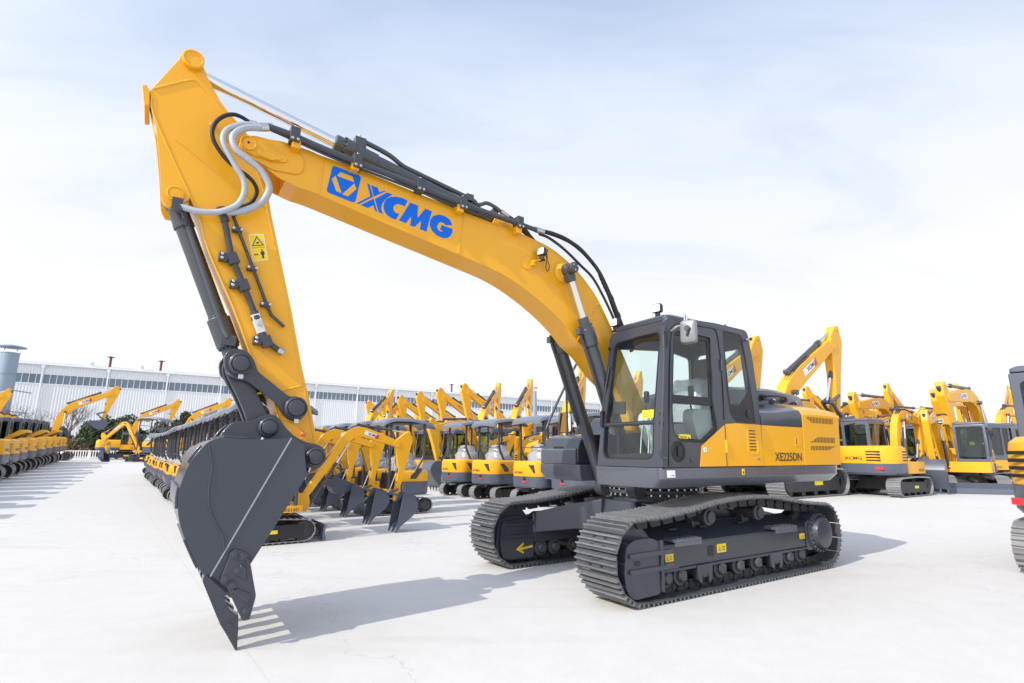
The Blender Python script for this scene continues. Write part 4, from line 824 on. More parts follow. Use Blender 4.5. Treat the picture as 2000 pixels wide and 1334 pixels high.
# ---------- bucket
WARP = warp_with(H_BUCKET)
BW2 = .60
back = [(p[0],p[1]) for p in catmull([(a,b,0) for a,b in [(5.695,.605),(5.73,.63),(5.782,.70),(5.860,.852),(5.924,.99),(5.955,1.115),(5.961,1.225),(5.945,1.334),(5.915,1.435),(5.86,1.53),(5.795,1.60),(5.70,1.628),(5.59,1.622),(5.417,1.618),(5.284,1.630),(5.20,1.638)]], 3)]
edge = [(5.093,1.568),(5.052,1.332),(5.385,.753),(5.425,.686),(5.536,.510),(5.60,.47)]
inner = [(x+(5.5-x)*.05, z+(1.15-z)*.05) for x, z in back]
c = MB(); c.loft([[(x,y,z) for x,z in back+inner[::-1]] for y in (-BW2+.012, BW2-.012)], 'gray'); bk = sh = c.build('bucket', EX, .003, 40)
for sg in (1, -1):
    c = MB(); y = sg*BW2; c.prism(back+edge, y-sg*.025, y, 'gray'); sp_ = c.build('side_plate', bk, .006)
    c = MB(); c.tube([(x, y+sg*.001, z) for x, z in [(5.200,1.632),(5.695,.625)]], .007, 'weld', 8); c.build('weld_seam', sp_)
    c = MB(); bd = [(5.80,1.575),(5.775,1.47),(5.760,1.40),(5.765,1.34),(5.765,1.218),(5.748,1.106),(5.69,.985),(5.64,.90),(5.62,.80),(5.655,.70)]
    c.tube([(x, y, z) for x, z in bd[:-1]], .008, 'gray', 8, 4); c.build('weld_bead', sp_)
    c = MB(); cut = rounded([(5.572,.788),(5.545,.808),(5.448,.768),(5.432,.691),(5.371,.455),(5.404,.292),(5.452,.292),(5.585,.55),(5.632,.602)], [.03,.03,.02,.02,.02,.01,.01,.02,.03], 3)
    c.prism(cut, y, y+sg*.036, 'gray'); cu = c.build('side_cutter', bk, .008)
    for x, z in ((5.555,.766),(5.492,.748),(5.519,.652),(5.600,.597),(5.549,.556),(5.436,.359)):
        c = MB(); c.lathe([(.032,0),(.032,.012),(.020,.016),(.020,.034),(.012,.037)], (x, y+sg*.034, z), (0,sg,0), 'gray', 12); c.build('bolt', cu)
    c = MB()
    for pl in ([(5.50,.70),(5.455,.665),(5.45,.57),(5.53,.62)], [(5.51,.53),(5.41,.48),(5.42,.40),(5.55,.52)], [(5.48,.765),(5.44,.71),(5.43,.68),(5.47,.69)]): c.prism(pl, y+sg*.030, y+sg*.052, 'gray')
    c.build('cutter_rib', cu, .012)
# cutting edge
M = None
c = MB(); c.loft([[(x,y,z) for x,z in [(5.74,.640),(5.70,.655),(5.52,.49),(5.53,.455),(5.55,.46)]] for y in (-BW2, BW2)], 'gray'); c.build('cutting_edge', bk, .008)
for i, y in enumerate((-.535,-.268,0,.268,.535)):
    c = MB(); ad = [(5.745,.60),(5.735,.645),(5.70,.655),(5.675,.60),(5.625,.52),(5.60,.485),(5.54,.375),(5.475,.325),(5.595,.288),(5.62,.33)]
    c.prism(rounded(ad, .015, 3), y-.062, y+.062, 'gray'); at = c.build('tooth_adapter', bk, .014)
    c = MB(); c.loft([[(5.602,y-.055,.290),(5.602,y+.055,.290),(5.478,y+.055,.330),(5.478,y-.055,.330)], [(5.548,y-.048,.205),(5.548,y+.048,.205),(5.468,y+.048,.22),(5.468,y-.048,.22)], [(5.474,y-.040,.080),(5.474,y+.040,.080),(5.462,y+.040,.082),(5.462,y-.040,.082)]], 'gray'); c.lathe([(.020,0),(.020,.010)], (5.535,y+.050,.262), (0,1,0), 'pipe_gray', 14); c.build('tooth', at, .005)
# wear strips on the back
for i in range(4):
    c = MB(); s0 = 6+i*9; k = back[s0:s0+5]
    cen = Vector((5.45,1.1)); out_ = [(x+(x-cen.x)*.035, z+(z-cen.y)*.035) for x, z in k]
    c.loft([[(x,y,z) for x,z in k+out_[::-1]] for y in (-BW2+.02, BW2-.005)], 'gray'); c.build('wear_strip', sh, .004)
for sg in (1, -1):
    c = MB(); y = sg*.27
    ears = rounded([(5.72,1.61),(5.684,1.69),(5.616,1.765),(5.463,1.785),(5.40,1.818),(5.34,1.845),(5.263,1.815),(5.205,1.735),(5.115,1.655),(5.017,1.607),(4.905,1.590),(4.845,1.55),(4.825,1.47),(4.86,1.40),(4.98,1.33),(5.06,1.30),(5.25,1.56)], .04)
    c.prism(ears, y-.03, y+.03, 'gray'); er = c.build('hinge_ear', bk, .008)
    for (x, z), r in ((PBK,.085),(PH,.085)):
        c = MB(); c.lathe([(r,0),(r,.045),(r-.018,.06),(r-.02,.05)], (x,y+sg*.03,z), (0,sg,0), 'gray', 28); c.lathe([(r-.025,.05),(r-.025,.078),(r-.035,.082)], (x,y+sg*.03,z), (0,sg,0), 'pipe_gray', 24); c.cyl((x+.04,y+sg*.07,z-r),(x+.05,y+sg*.07,z-r-.04),.016,'steel',8); c.build('link_pin', er, .004)
WARP = None
# ================================================================== the parked machines
def bez(F, E, T, br=None):     # straight foot, rounded bend at E, straight nose
    F, E, T = Vector(F), Vector(E), Vector(T); A = F.lerp(E, .45 if br is None else br); B = E.lerp(T, .32 if br is None else .25)
    return [tuple(p) for p in [F, F.lerp(A, .5)]+[A*(1-t)**2+E*2*t*(1-t)+B*t*t for t in (0,.25,.5,.75,1)]+[B.lerp(T, t) for t in (.25,.5,.75,1)]]
def ribbon(cl, ws):
    P = [Vector(p) for p in cl]; N = len(P); L, Rr = [], []
    for i, p in enumerate(P):
        d = (P[min(i+1, N-1)]-P[max(i-1, 0)]).normalized(); n = Vector((-d.y, d.x)); t = i/(N-1)*(len(ws)-1); k = min(int(t), len(ws)-2); w = ws[k]+(ws[k+1]-ws[k])*(t-k)
        L.append(tuple(p+n*w/2)); Rr.append(tuple(p-n*w/2))
    return L+Rr[::-1]
def ram(mb, a, b, y, r, split=.55, m='cyl_gray'):
    a, b = Vector((a[0],y,a[1])), Vector((b[0],y,b[1])); d = b-a
    mb.cyl(a, a+d*split, r, m, 12); mb.lathe([(r*1.25,0),(r*1.25,d.length*.05)], a+d*split, d, m, 12); mb.cyl(a+d*split, b, r*.5, 'chrome', 10)
    mb.cyl(a-Vector((0,r*1.1,0)), a+Vector((0,r*1.1,0)), r*1.1, m, 10); mb.cyl(b-Vector((0,r*1.1,0)), b+Vector((0,r*1.1,0)), r*1.1, m, 10)
def rigid(p, o, a):  # rotate about origin and place
    c, s = math.cos(a), math.sin(a); return (o[0]+p[0]*c-p[1]*s, o[1]+p[0]*s+p[1]*c)
def machine(name, S):
    """S holds the sizes and the pose; the machine faces +x"""
    rt = empty(name, (0,0,0)); g = S.get
    Y = 'yellow_far'; YHs = g('house', Y)
    L, H, G, W = S['L'], S['H'], S['G'], S['W']; r = H/2
    for sg in (1, -1):
        y = sg*G/2; path = [(-L/2+r, H-.03)]+[(L/2-r, H-.03)]+arc(L/2-r, r, r-.03, 85, -85, 7)+[(L/2-r,.03),(-L/2+r,.03)]+arc(-L/2+r, r, r-.03, -95, -265, 7)
        path = [(-L/2+r, H-.03),(0,H+.0)]+path[1:]
        mb = MB(); shoes(mb, path, y-W/2, y+W/2, g('pitch', H*.24), .02*S['k'], .03*S['k'], 2 if S['k'] > .8 else 1, 'shoe_far'); t = mb.build('track', rt, 0, 0, rotz=g('ty', 0))
        mb = MB(); yo = y+sg*W*.36; mb.prism(rounded([(-L/2+r*1.1,H*.22),(L/2-r*1.1,H*.22),(L/2-r*1.0,H*.72),(-L/2+r*1.0,H*.78)], .05*S['k']), min(y-sg*W*.3, yo), max(y-sg*W*.3, yo), 'black' if S['k'] < .8 else 'shoe_dark')
        for x in [(-.5+i/4)*(L-2.6*r) for i in range(5)]: mb.cyl((x,y-W*.3,H*.18),(x,y+W*.36,H*.18),H*.13,'shoe_dark',12)
        mb.box(-L*.02, L*.1, min(yo, yo+sg*.004), max(yo, yo+sg*.004), H*.42, H*.56, 'sticker'); mb.build('track_frame', rt, 0, rotz=g('ty', 0))
        mb = MB(); mb.lathe([(r*.78,-W*.3),(r*.78,W*.30),(r*.6,W*.36),(r*.55,W*.42),(.02,W*.43)], (-L/2+r,y,r), (0,sg,0), 'shoe_dark', 20); mb.build('drive_wheel', t, 0)
        mb = MB(); mb.lathe([(r*.78,-W*.3),(r*.78,W*.3),(r*.3,W*.36)], (L/2-r,y,r), (0,sg,0), 'shoe_dark', 18); mb.build('idler', t, 0)
    z0, hw, xr, xfr = S['deck'], S['hw'], S['xr'], S['xf']
    mb = MB(); mb.frustum((-L*.22,L*.22,-G/2+W*.3,G/2-W*.3),(-L*.2,L*.2,-G*.3,G*.3),H*.35,H*.95,'shoe_dark'); mb.cyl((0,0,H*.9),(0,0,z0+.01),hw*.5,'pipe_gray',24); mb.build('undercarriage', rt, 0, rotz=g('ty', 0))
    # house: rounded rear
    hz, bz = S['hood'], S['band']
    def plan(e, x1):
        return rounded([(x1,hw-e),(x1,-hw+e),(xr+S['rr']*.7,-hw+e),(xr+e,-hw*.62),(xr+e,hw*.62),(xr+S['rr']*.7,hw-e)], [.03,.03,S['rr']*.6,S['rr']*.7,S['rr']*.7,S['rr']*.6], 5)
    RS = g('rear_slats')
    mb = MB(); x1 = g('hx', .1)
    mb.loft([[(x,y,z) for x,y in plan(e, x1)] for z, e in ((bz,.012),(bz+.03,.0),(hz-.25*S['k'],.0),(hz-.08*S['k'],.03*S['k']),(hz,.14*S['k']))], YHs)
    mb.loft([[(x,y,z) for x,y in rounded([(xfr,hw*.97),(xfr,-hw*.97),(x1-.02,-hw*.97),(x1-.02,hw*.97)], .05)] for z in (z0+.04, g('fz', hz-.25*S['k']))], YHs)
    house = mb.build('house_body', rt, 0, 35)
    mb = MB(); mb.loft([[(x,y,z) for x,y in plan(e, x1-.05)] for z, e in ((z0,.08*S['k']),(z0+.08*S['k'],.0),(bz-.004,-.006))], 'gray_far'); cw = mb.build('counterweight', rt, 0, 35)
    mb = MB(); k = S['k']
    for y in ([.50*hw] if RS else [-.55*hw] if k > .8 else [-.1*hw]): mb.box(xr-.022, xr+.1, y-.14*k, y+.14*k, (z0+bz)/2-.01, (z0+bz)/2+.075*k, 'red_reflector')
    if k < .8: mb.cyl((xr-.012,-.05,(z0+bz)/2+.17*k),(xr+.1,-.05,(z0+bz)/2+.17*k),.05,'black',12)
    if RS: mb.add([(xr+.035,hw*.58,z0+.13),(xr+S['rr']*.42,hw*.93,z0+.13),(xr+S['rr']*.42,hw*.93,z0+.22),(xr+.035,hw*.58,z0+.22),(xr-.02,hw*.58,z0+.13),(xr+S['rr']*.42-.05,hw*.95,z0+.13),(xr+S['rr']*.42-.05,hw*.95,z0+.22),(xr-.02,hw*.58,z0+.22)], [(0,1,2,3),(4,5,6,7),(0,1,5,4),(2,3,7,6),(1,2,6,5),(0,3,7,4)], 'red_reflector')
    mb.build('reflector', cw, 0)
    mb = MB(); mb.text('XCMG', (xr-.004,hw*(.50 if k > .8 else .55),bz+.14*k), (0,-1,0), (0,0,1), hw*.55, .12*k, 'lettering', .02); mb.build('lettering', house, 0, 0)
    if g('slots', True):
        mb = MB()
        for sg in (1, -1):
            for i in range(4):
                z = bz+.10*k+i*.105*k; mb.box(xr+.75*k, x1-.30*k if x1 > .1 else xr+1.15*k, min(sg*(hw-.01), sg*(hw+.004)), max(sg*(hw-.01), sg*(hw+.004)), z, z+.045*k, 'black')
        for i in range(4):
            z = bz+.10*k+i*.105*k; mb.box(xr-.004, xr+.05, -hw*.60, hw*.62 if RS else -hw*.18, z, z+.05*k, 'black')
            if RS: mb.add([(xr+.02,hw*.60,z),(xr+S['rr']*.42,hw*.93,z),(xr+S['rr']*.42,hw*.93,z+.05*k),(xr+.02,hw*.60,z+.05*k)], [(0,1,2,3)], 'black')
        mb.build('vent_slots', house, 0, 0)
    else:
        mb = MB()
        for sg in (1, -1): mb.prism([(xr+.28,bz+.30),(xr+.42,bz+.30),(xr+.60,bz+.16),(xr+.62,bz+.07),(xr+.45,bz+.07),(xr+.38,bz+.18)], min(sg*(hw-.02), sg*(hw+.004)), max(sg*(hw-.02), sg*(hw+.004)), 'pipe_gray')
        mb.prism([(-hw*.60,bz+.30),(-hw*.30,bz+.30),(-hw*.62,bz+.10),(-hw*.66,bz+.10)], xr-.004, xr+.05, 'pipe_gray', 'x'); mb.build('vent', house, 0, 0)
    mb = MB()
    for sg in (1, -1): mb.text(g('model', 'XE75D'), (xfr-.15*k if sg > 0 else xfr-.65*k, sg*(hw*.97+.004) if k > .8 else sg*(hw+.004), z0+.12*k), (-sg,0,0), (0,0,1), .5*k, .10*k, 'lettering', .01)
    mb.build('model_lettering', house, 0, 0)
    if g('open_hood'):
        mb = MB(); M = Matrix.Translation((xr+.75,-.2,hz-.05)) @ Matrix.Rotation(R(28), 4, 'Y')
        mb.prism(rounded([(-.85,0),(.05,0),(.05,.16),(-.6,.24),(-.85,.12)], .08), -.75, .55, Y, 'y', M)
        for i in range(5): mb.box(-.72+.0*i, -.2, -.62+i*.22, -.54+i*.22, .195, .245, 'black', M @ Matrix.Rotation(R(-6), 4, 'Y'))
        mb.box(-.8, 0, -.7, .5, -.03, 0, 'black', M); mb.build('open_hood', house, 0)
    if S['cab'] == 'cab':
        cx0, cx1, cy0, cy1, cz0, cz1 = S['cbox']; t = .07*k; ins = .10*k
        mb = MB(); rk = .12*k
        sidep = [(cx0,cz0),(cx0+.02,cz1-rk),(cx0+rk,cz1),(cx1-rk-.16*k,cz1),(cx1-.16*k,cz1-rk),(cx1,cz0+.5*k),(cx1-.02,cz0)]
        def win(x0,x1_,za,zb): return rounded([(x0,za),(x1_,za),(x1_-(.10*k if x1_ > cx1-.3*k else 0),zb),(x0,zb)], .08*k)
        xm = cx0+(cx1-cx0)*.36; w1 = win(xm+.06*k, cx1-.13*k, cz0+.22*k, cz1-.17*k); w2 = win(cx0+.11*k, xm-.05*k, cz0+.3*k, cz1-.17*k)
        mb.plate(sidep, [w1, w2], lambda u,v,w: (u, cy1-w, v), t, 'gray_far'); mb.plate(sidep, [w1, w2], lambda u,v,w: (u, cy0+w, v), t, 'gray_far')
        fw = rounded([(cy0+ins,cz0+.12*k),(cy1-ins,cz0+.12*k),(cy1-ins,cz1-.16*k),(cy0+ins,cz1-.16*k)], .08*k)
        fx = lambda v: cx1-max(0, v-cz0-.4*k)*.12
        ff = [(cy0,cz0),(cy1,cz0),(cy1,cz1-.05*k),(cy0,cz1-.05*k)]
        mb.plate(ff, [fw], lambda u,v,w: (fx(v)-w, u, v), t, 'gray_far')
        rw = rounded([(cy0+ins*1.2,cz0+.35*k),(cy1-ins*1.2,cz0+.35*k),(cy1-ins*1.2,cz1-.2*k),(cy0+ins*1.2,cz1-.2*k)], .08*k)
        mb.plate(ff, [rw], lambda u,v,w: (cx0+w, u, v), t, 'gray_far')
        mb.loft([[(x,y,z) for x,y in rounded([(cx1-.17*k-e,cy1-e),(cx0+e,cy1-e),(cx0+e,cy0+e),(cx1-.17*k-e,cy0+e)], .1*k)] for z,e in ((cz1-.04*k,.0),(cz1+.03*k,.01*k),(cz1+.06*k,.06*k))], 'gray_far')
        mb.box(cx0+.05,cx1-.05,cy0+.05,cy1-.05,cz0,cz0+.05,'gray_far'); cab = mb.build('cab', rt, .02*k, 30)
        for loop, mp in ((w1, lambda u,v,w: (u, cy1-.03-w, v)), (w2, lambda u,v,w: (u, cy1-.03-w, v)), (w1, lambda u,v,w: (u, cy0+.03+w, v)), (w2, lambda u,v,w: (u, cy0+.03+w, v)), (fw, lambda u,v,w: (fx(v)-.03-w, u, v)), (rw, lambda u,v,w: (cx0+.03+w, u, v))):
            q = MB(); q.plate(loop, [], mp, .006, 'glass_far'); q.build('window', cab, 0, 0)
        q = MB(); cy = (cy0+cy1)/2; xs = cx0+(cx1-cx0)*.42
        q.box(xs-.2*k,xs+.25*k,cy-.24*k,cy+.24*k,cz0+.05,cz0+.5*k,'seat'); q.box(xs-.3*k,xs-.16*k,cy-.24*k,cy+.24*k,cz0+.4*k,cz0+1.05*k,'seat'); q.box(xs-.3*k,xs-.2*k,cy-.13*k,cy+.13*k,cz0+1.08*k,cz0+1.28*k,'seat'); q.box(xs+.3*k,xs+.38*k,cy-.08,cy+.08,cz0+.7*k,cz0+.85*k,'sticker'); q.build('operator_seat', cab, .03*k)
        q = MB(); q.tube([(cx1-.1*k,cy1,cz1-.25*k),(cx1+.03*k,cy1+.12*k,cz1-.22*k),(cx1+.03*k,cy1+.15*k,cz1-.3*k)], .015, 'black', 6); q.loft([[(cx1+.03*k+a*.5,cy1+.16*k+b,z) for a,b in rounded([(-.06*k*e,-.09*k*e),(.06*k*e,-.09*k*e),(.06*k*e,.09*k*e),(-.06*k*e,.09*k*e)], .03*k)] for z,e in ((cz1-.55*k,.7),(cz1-.5*k,1),(cz1-.26*k,1),(cz1-.22*k,.7))], 'black'); q.build('mirror', cab)
    elif S['cab'] == 'canopy':
        cz = S['cz']; q = MB()
        rings = []
        for x, dz in ((-.78,-.13),(-.68,-.05),(-.5,.0),(-.1,.045),(.35,.04),(.55,-.01),(.66,-.09)):
            rings.append([(x,y,cz+dz-d_) for y,d_ in ((.54,.09),(.50,.02),(.36,-.01),(-.36,-.01),(-.50,.02),(-.54,.09),(-.48,.10),(0,.05),(.48,.10))])
        q.loft(rings, 'canopy_gray'); q.loft([[(x,y,cz-.06-z) for y,z in ((.47,.0),(-.47,0),(-.47,.03),(.47,.03))] for x in (-.5,.5)], 'black'); can = q.build('canopy', rt, 0, 30)
        for sg in (1, -1):
            q = MB(); q.tube([(-.28,sg*.44,hz-.02),(-.46,sg*.45,hz+.28),(-.50,sg*.45,hz+.5),(-.50,sg*.45,cz-.14),(-.45,sg*.43,cz-.05),(-.3,sg*.40,cz-.03)], .036, 'pipe_gray', 10, 4); q.build('post', can)
            q = MB(); q.tube([(.42,sg*.44,z0+.08),(.43,sg*.44,cz-.28),(.38,sg*.43,cz-.10),(.2,sg*.40,cz-.06)], .028, 'pipe_gray', 10, 4); q.build('post', can)
        q = MB(); q.cyl((-.50,.45,hz+.36),(-.50,-.45,hz+.36),.012,'pipe_gray',8); q.cyl((.43,.44,cz-.42),(.43,-.44,cz-.42),.014,'pipe_gray',8); q.build('cross_bar', can)
        q = MB(); q.box(-.25,.15,-.22,.22,hz-.1,hz+.12,'seat'); q.box(-.34,-.22,-.22,.22,hz+.1,hz+.42,'seat'); q.box(.22,.36,-.3,.3,z0,z0+.55,'black'); st_ = q.build('operator_seat', rt, .04)
        rnd = random.Random(hash(name) % 97 if False else 11); nu, nv = 16, 7; gr = []
        for j in range(nv+1):
            t = j/nv; gr.append([(-.10-.06*t+(.37-.22*t*t)*math.cos(2*math.pi*i/nu)+rnd.uniform(-.035,.035), (.42-.20*t*t)*math.sin(2*math.pi*i/nu)+rnd.uniform(-.035,.035), hz-.02+.47*t+rnd.uniform(-.02,.02)) for i in range(nu)])
        if g('wrap', True): q = MB(); q.loft(gr, 'wrap'); q.build('seat_film', st_, 0, 50)
        q = MB()
        for sg in (1, -1): q.tube([(.28,sg*.18,z0+.5),(.30,sg*.18,z0+.95)], .012, 'steel', 6); q.cyl((.30,sg*.18,z0+.93),(.30,sg*.18,z0+1.03),.025,'black',8)
        q.build('control_lever', st_)
    # boom, stick, bucket
    F, E, T, D, Q = S['F'], S['E'], S['T'], S['D'], S['Q']; yb = g('yb', 0); bw = S['bw']; th = S['th']
    cl = bez(F, E, T, g('br')); mb = MB(); mb.prism(ribbon(cl, [th*.7, th*1.25, th*1.2, th*.78]), yb-bw, yb+bw, Y)
    for p_, rr in ((F, th*.42), (T, th*.45)): mb.cyl((p_[0],yb-bw-.01*k,p_[1]),(p_[0],yb+bw+.01*k,p_[1]),rr,Y,16)
    boom = mb.build('boom', rt, .012*k)
    a = Vector(D)-Vector(Q); u = a.normalized(); n_ = Vector((-u.y, u.x)); tt = Vector(T); sw = bw*.85
    if n_.dot(Vector(D)-tt) < 0 and False: n_ = -n_
    back = Vector(D); end = Vector(Q)
    fwd = Vector((u.y, -u.x)); side = 1 if (tt-end).cross(back-end) > 0 else 1
    fr_ = (tt-end)-u*(tt-end).dot(u); off = fr_.length; fr_ = fr_.normalized() if off > 1e-4 else Vector((u.y,-u.x))
    w = th
    stp = [back+u*w*.25-fr_*0, back-fr_*w*.28, back-u*w*.9-fr_*w*.75, end+u*(tt-end).dot(u)*.55-fr_*w*.42, end-fr_*w*.22-u*w*.1, end-u*w*.26, end+fr_*w*.22, end+u*(tt-end).dot(u)*.55+fr_*w*.42, tt+fr_*w*.36, tt+fr_*w*.30+u*w*.35, back+fr_*w*.28+u*w*.1]
    mb = MB(); mb.prism(rounded([tuple(p) for p in stp], w*.12, 3), yb-sw, yb+sw, Y); mb.cyl((back.x,yb-sw*1.15,back.y),(back.x,yb+sw*1.15,back.y),w*.22,Y,14); stick = mb.build('stick', rt, .010*k)
    # cylinders
    bm_ = Vector(cl[4]); mid = Vector(cl[5]); nn = (Vector(cl[6])-Vector(cl[4])).normalized(); nn = Vector((-nn.y, nn.x)); nn = nn if nn.y > 0 else -nn
    mb = MB(); ys = (yb,) if k < .8 else (yb-bw-.09, yb+bw+.09)
    for y in ys: ram(mb, S['C'], tuple(bm_-nn*th*(.62 if k < .8 else .1)), y, th*.17)
    mb.build('boom_cylinder', rt)
    mb = MB(); ram(mb, tuple(Vector(cl[g('ac', 4)])+nn*th*.85), D, yb, th*.17, .62); mb.build('arm_cylinder', rt)
    lp_ = end+u*w*.75; tip = end-fr_*g('lr', -.9)*w*1.2+u*w*.55
    b0 = tt*.12+back*.88-fr_*w*.62
    mb = MB(); ram(mb, tuple(b0), tuple(tip), yb, th*.14, .6); mb.build('bucket_cylinder', rt)
    mb = MB()
    bs, ba = S['bs'], S['ba']
    shape = [(0,.06),(.16,.20),(.38,.26),(.62,.16),(.78,-.06),(.80,-.30),(.68,-.52),(.46,-.72),(.22,-.90),(.08,-1.02),(.02,-.88),(.06,-.55),(-.06,-.12)]
    fl = g('bf', 1)
    tr_ = lambda p: rigid((p[0]*bs*fl, p[1]*bs), (end.x, end.y), ba)
    bwid = S['bkw']; sh = [tr_(p) for p in shape]
    outer = [tr_(p) for p in shape[2:10]]; inn_ = [tr_((p[0]*.93+.01, p[1]*.95-.02)) for p in shape[2:10]]
    mb.loft([[(x,y,z) for x,z in outer+inn_[::-1]] for y in (yb-bwid, yb+bwid)], 'gray_far')
    for sg in (1, -1): mb.prism(sh[1:12], yb+sg*bwid-.015*k, yb+sg*bwid+.015*k, 'gray_far')
    for sg in (1, -1): mb.prism([sh[0],sh[1],sh[2],tr_((.3,.1)),sh[12]], yb+sg*bwid*.36-.02*k, yb+sg*bwid*.36+.02*k, 'gray_far')
    bk_ = mb.build('bucket', rt, .006)
    for i in range(g('nt', 4)):
        y = yb-bwid*.9+i*bwid*1.8/(g('nt', 4)-1); q = MB()
        q.loft([[(*tr_(p)[:1], yy, tr_(p)[1]) for p, yy in ((pp, y+s_*bwid*.11*f_) for pp, s_ in ((a_, -1), (a_, 1), (b_, 1), (b_, -1)))] for a_, b_, f_ in (((.13,-.99),(.00,-.90),1.0),((.05,-1.12),(.0,-1.06),.8),((-.03,-1.26),(-.04,-1.25),.35))], 'gray_far'); q.build('tooth', bk_)
    mb = MB(); t1 = end+u*w*1.3
    for sg in (1, -1):
        for p_, q_ in ((t1, tip), (tip, Vector(tr_((.30,.14))))): mb.tube([(p_.x,yb+sg*bwid*.30,p_.y),(q_.x,yb+sg*bwid*.30,q_.y)], w*.13, 'gray_far', 6)
    mb.build('bucket_link', rt)
    # decal, lamp, hoses on the boom
    pa, pb = Vector(cl[6]), Vector(cl[8]); dd = (pb-pa); ln = dd.length; dd.normalize(); up_ = Vector((-dd.y, dd.x)); up_ = up_ if up_.y > 0 else -up_
    hgt = th*.52; mb = MB()
    for sg in (1, -1):
        y = yb+sg*(bw+.004); A_ = pa-up_*hgt/2 if sg*dd.x < 0 else pb-up_*hgt/2; d_ = dd if sg*dd.x < 0 else -dd
        pl = lambda a_, b_, o_: (A_.x+d_.x*a_+up_.x*b_, y+sg*o_, A_.y+d_.y*a_+up_.y*b_)
        if g('decal') == 'plain': mb.text('XCMG', pl(0,hgt*.2,0), (d_.x,0,d_.y), (up_.x,0,up_.y), ln, hgt*.7, 'violet', .03)
        else:
            mb.add([pl(0,0,0),pl(ln*.8,0,0),pl(ln*.8,hgt,0),pl(0,hgt,0)], [(0,1,2,3)], 'sticker_white'); mb.add([pl(-ln*.02,0,-.001),pl(ln*.22,0,.001),pl(ln*.10,hgt,.001),pl(-ln*.02,hgt,-.001)] if sg > 0 else [pl(ln*.62,0,.001),pl(ln*.82,0,.001),pl(ln*.82,hgt,.001),pl(ln*.74,hgt,.001)], [(0,1,2,3)], 'red'); mb.text('XCMG', pl(ln*.2,hgt*.2,.002), (d_.x,0,d_.y), (up_.x,0,up_.y), ln*.52, hgt*.6, 'lettering', .03)
    mb.build('boom_lettering', boom, 0, 0)
    mb = MB()
    for q_ in (-.4, -.1, .2): mb.tube([(Vector(p).x, yb+bw*q_*1.8, Vector(p).y+th*.78) for p in cl[1:8]], .022*k, 'pipe_gray', 6)
    mb.build('boom_pipe', boom)
    mb = MB(); p_ = Vector(cl[4])-nn*th*.0; mb.loft([[(p_.x+x,yb+(bw+.05*k)+a_,p_.y+b_) for a_, b_ in rounded([(-.05*k*e,-.05*k*e),(.05*k*e,-.05*k*e),(.05*k*e,.05*k*e),(-.05*k*e,.05*k*e)], .02*k)] for x, e in ((-.05*k,.7),(.04*k,1))], 'black'); mb.build('work_lamp', boom)
    if k < .8:
        mb = MB(); mb.prism(rounded([(xfr-.02,z0+.02),(F[0]+.06,z0+.02),(F[0]+.09,F[1]-.1),(F[0]+.05,F[1]+.06),(F[0]-.08,F[1]+.04),(xfr-.02,z0+.36)], .04), yb-.09, yb+.09, Y); mb.build('swing_post', rt, .01)
        mb = MB(); mb.tube([(T[0]-.05,yb+sw+.03,T[1]-.02),(T[0]+.06,yb+sw+.05,T[1]-.15),(T[0]+.02,yb+sw+.04,T[1]-.32),(T[0]+.07,yb+sw+.04,T[1]-.46)], .018, 'hose_gray', 8, 4); mb.build('hydraulic_hose', stick)
    if g('blade'):
        bx, bw_, bh = S['blade']; mb = MB(); prof = [(bx,.02),(bx+.10*k,.02),(bx+.03*k,bh*.5),(bx+.10*k,bh),(bx+.05*k,bh),(bx-.03*k,bh*.5)]
        mb.prism(prof, -bw_, bw_, 'gray_far'); mb.build('blade', rt, .01, rotz=g('ty', 0))
        mb = MB()
        for sg in (1, -1): mb.prism([(bx-.02,bh*.25),(bx-.02,bh*.6),(L*.2,H*.62),(L*.2,H*.42)], sg*G*.28-.04*k, sg*G*.28+.04*k, 'gray_far')
        ram(mb, (L*.2,H*.85), (bx,bh*.85), 0, .05*k); mb.build('blade_arm', rt, rotz=g('ty', 0))
    return rt
MINI = dict(k=.5, L=1.62, H=.42, G=.78, W=.23, deck=.47, hw=.50, xr=-.74, xf=.55, rr=.32, hood=1.08, band=.80, hx=.12, fz=.62, cab='canopy', cz=2.36, bw=.06, th=.155, bkw=.21, nt=3, slots=False, model='XE15D',
    br=.78, F=(.66,.74), E=(1.46,1.98), T=(2.38,1.70), D=(2.62,1.92), Q=(2.40,.62), C=(.78,.62), ba=R(-2), bs=.52, bf=1, ac=5, blade=(.92,.50,.28))
MINI_T = dict(MINI, F=(.66,.74), E=(.98,1.75), T=(1.80,1.90), D=(2.02,2.10), Q=(1.55,.98), ba=R(-60))
MINI_D = dict(MINI_T, hw=.60, G=.95, xr=-.86, hood=1.16, band=.76)
MIDI = dict(k=.95, L=2.85, H=.68, G=1.75, W=.45, deck=.76, hw=1.08, xr=-1.55, xf=1.05, rr=.55, hood=1.78, band=1.15, hx=-.45, fz=1.22, cab='cab', cbox=(-.48,1.05,.06,1.05,1.22,2.78), bw=.125, th=.34, bkw=.40, nt=4, model='XE75D', yb=-.22,
    F=(.75,1.30), E=(1.30,3.10), T=(3.15,2.80), D=(3.45,3.15), Q=(2.95,1.05), C=(1.05,1.0), ba=R(10), bs=.85, bf=1, ac=5, blade=(1.85,1.10,.42))
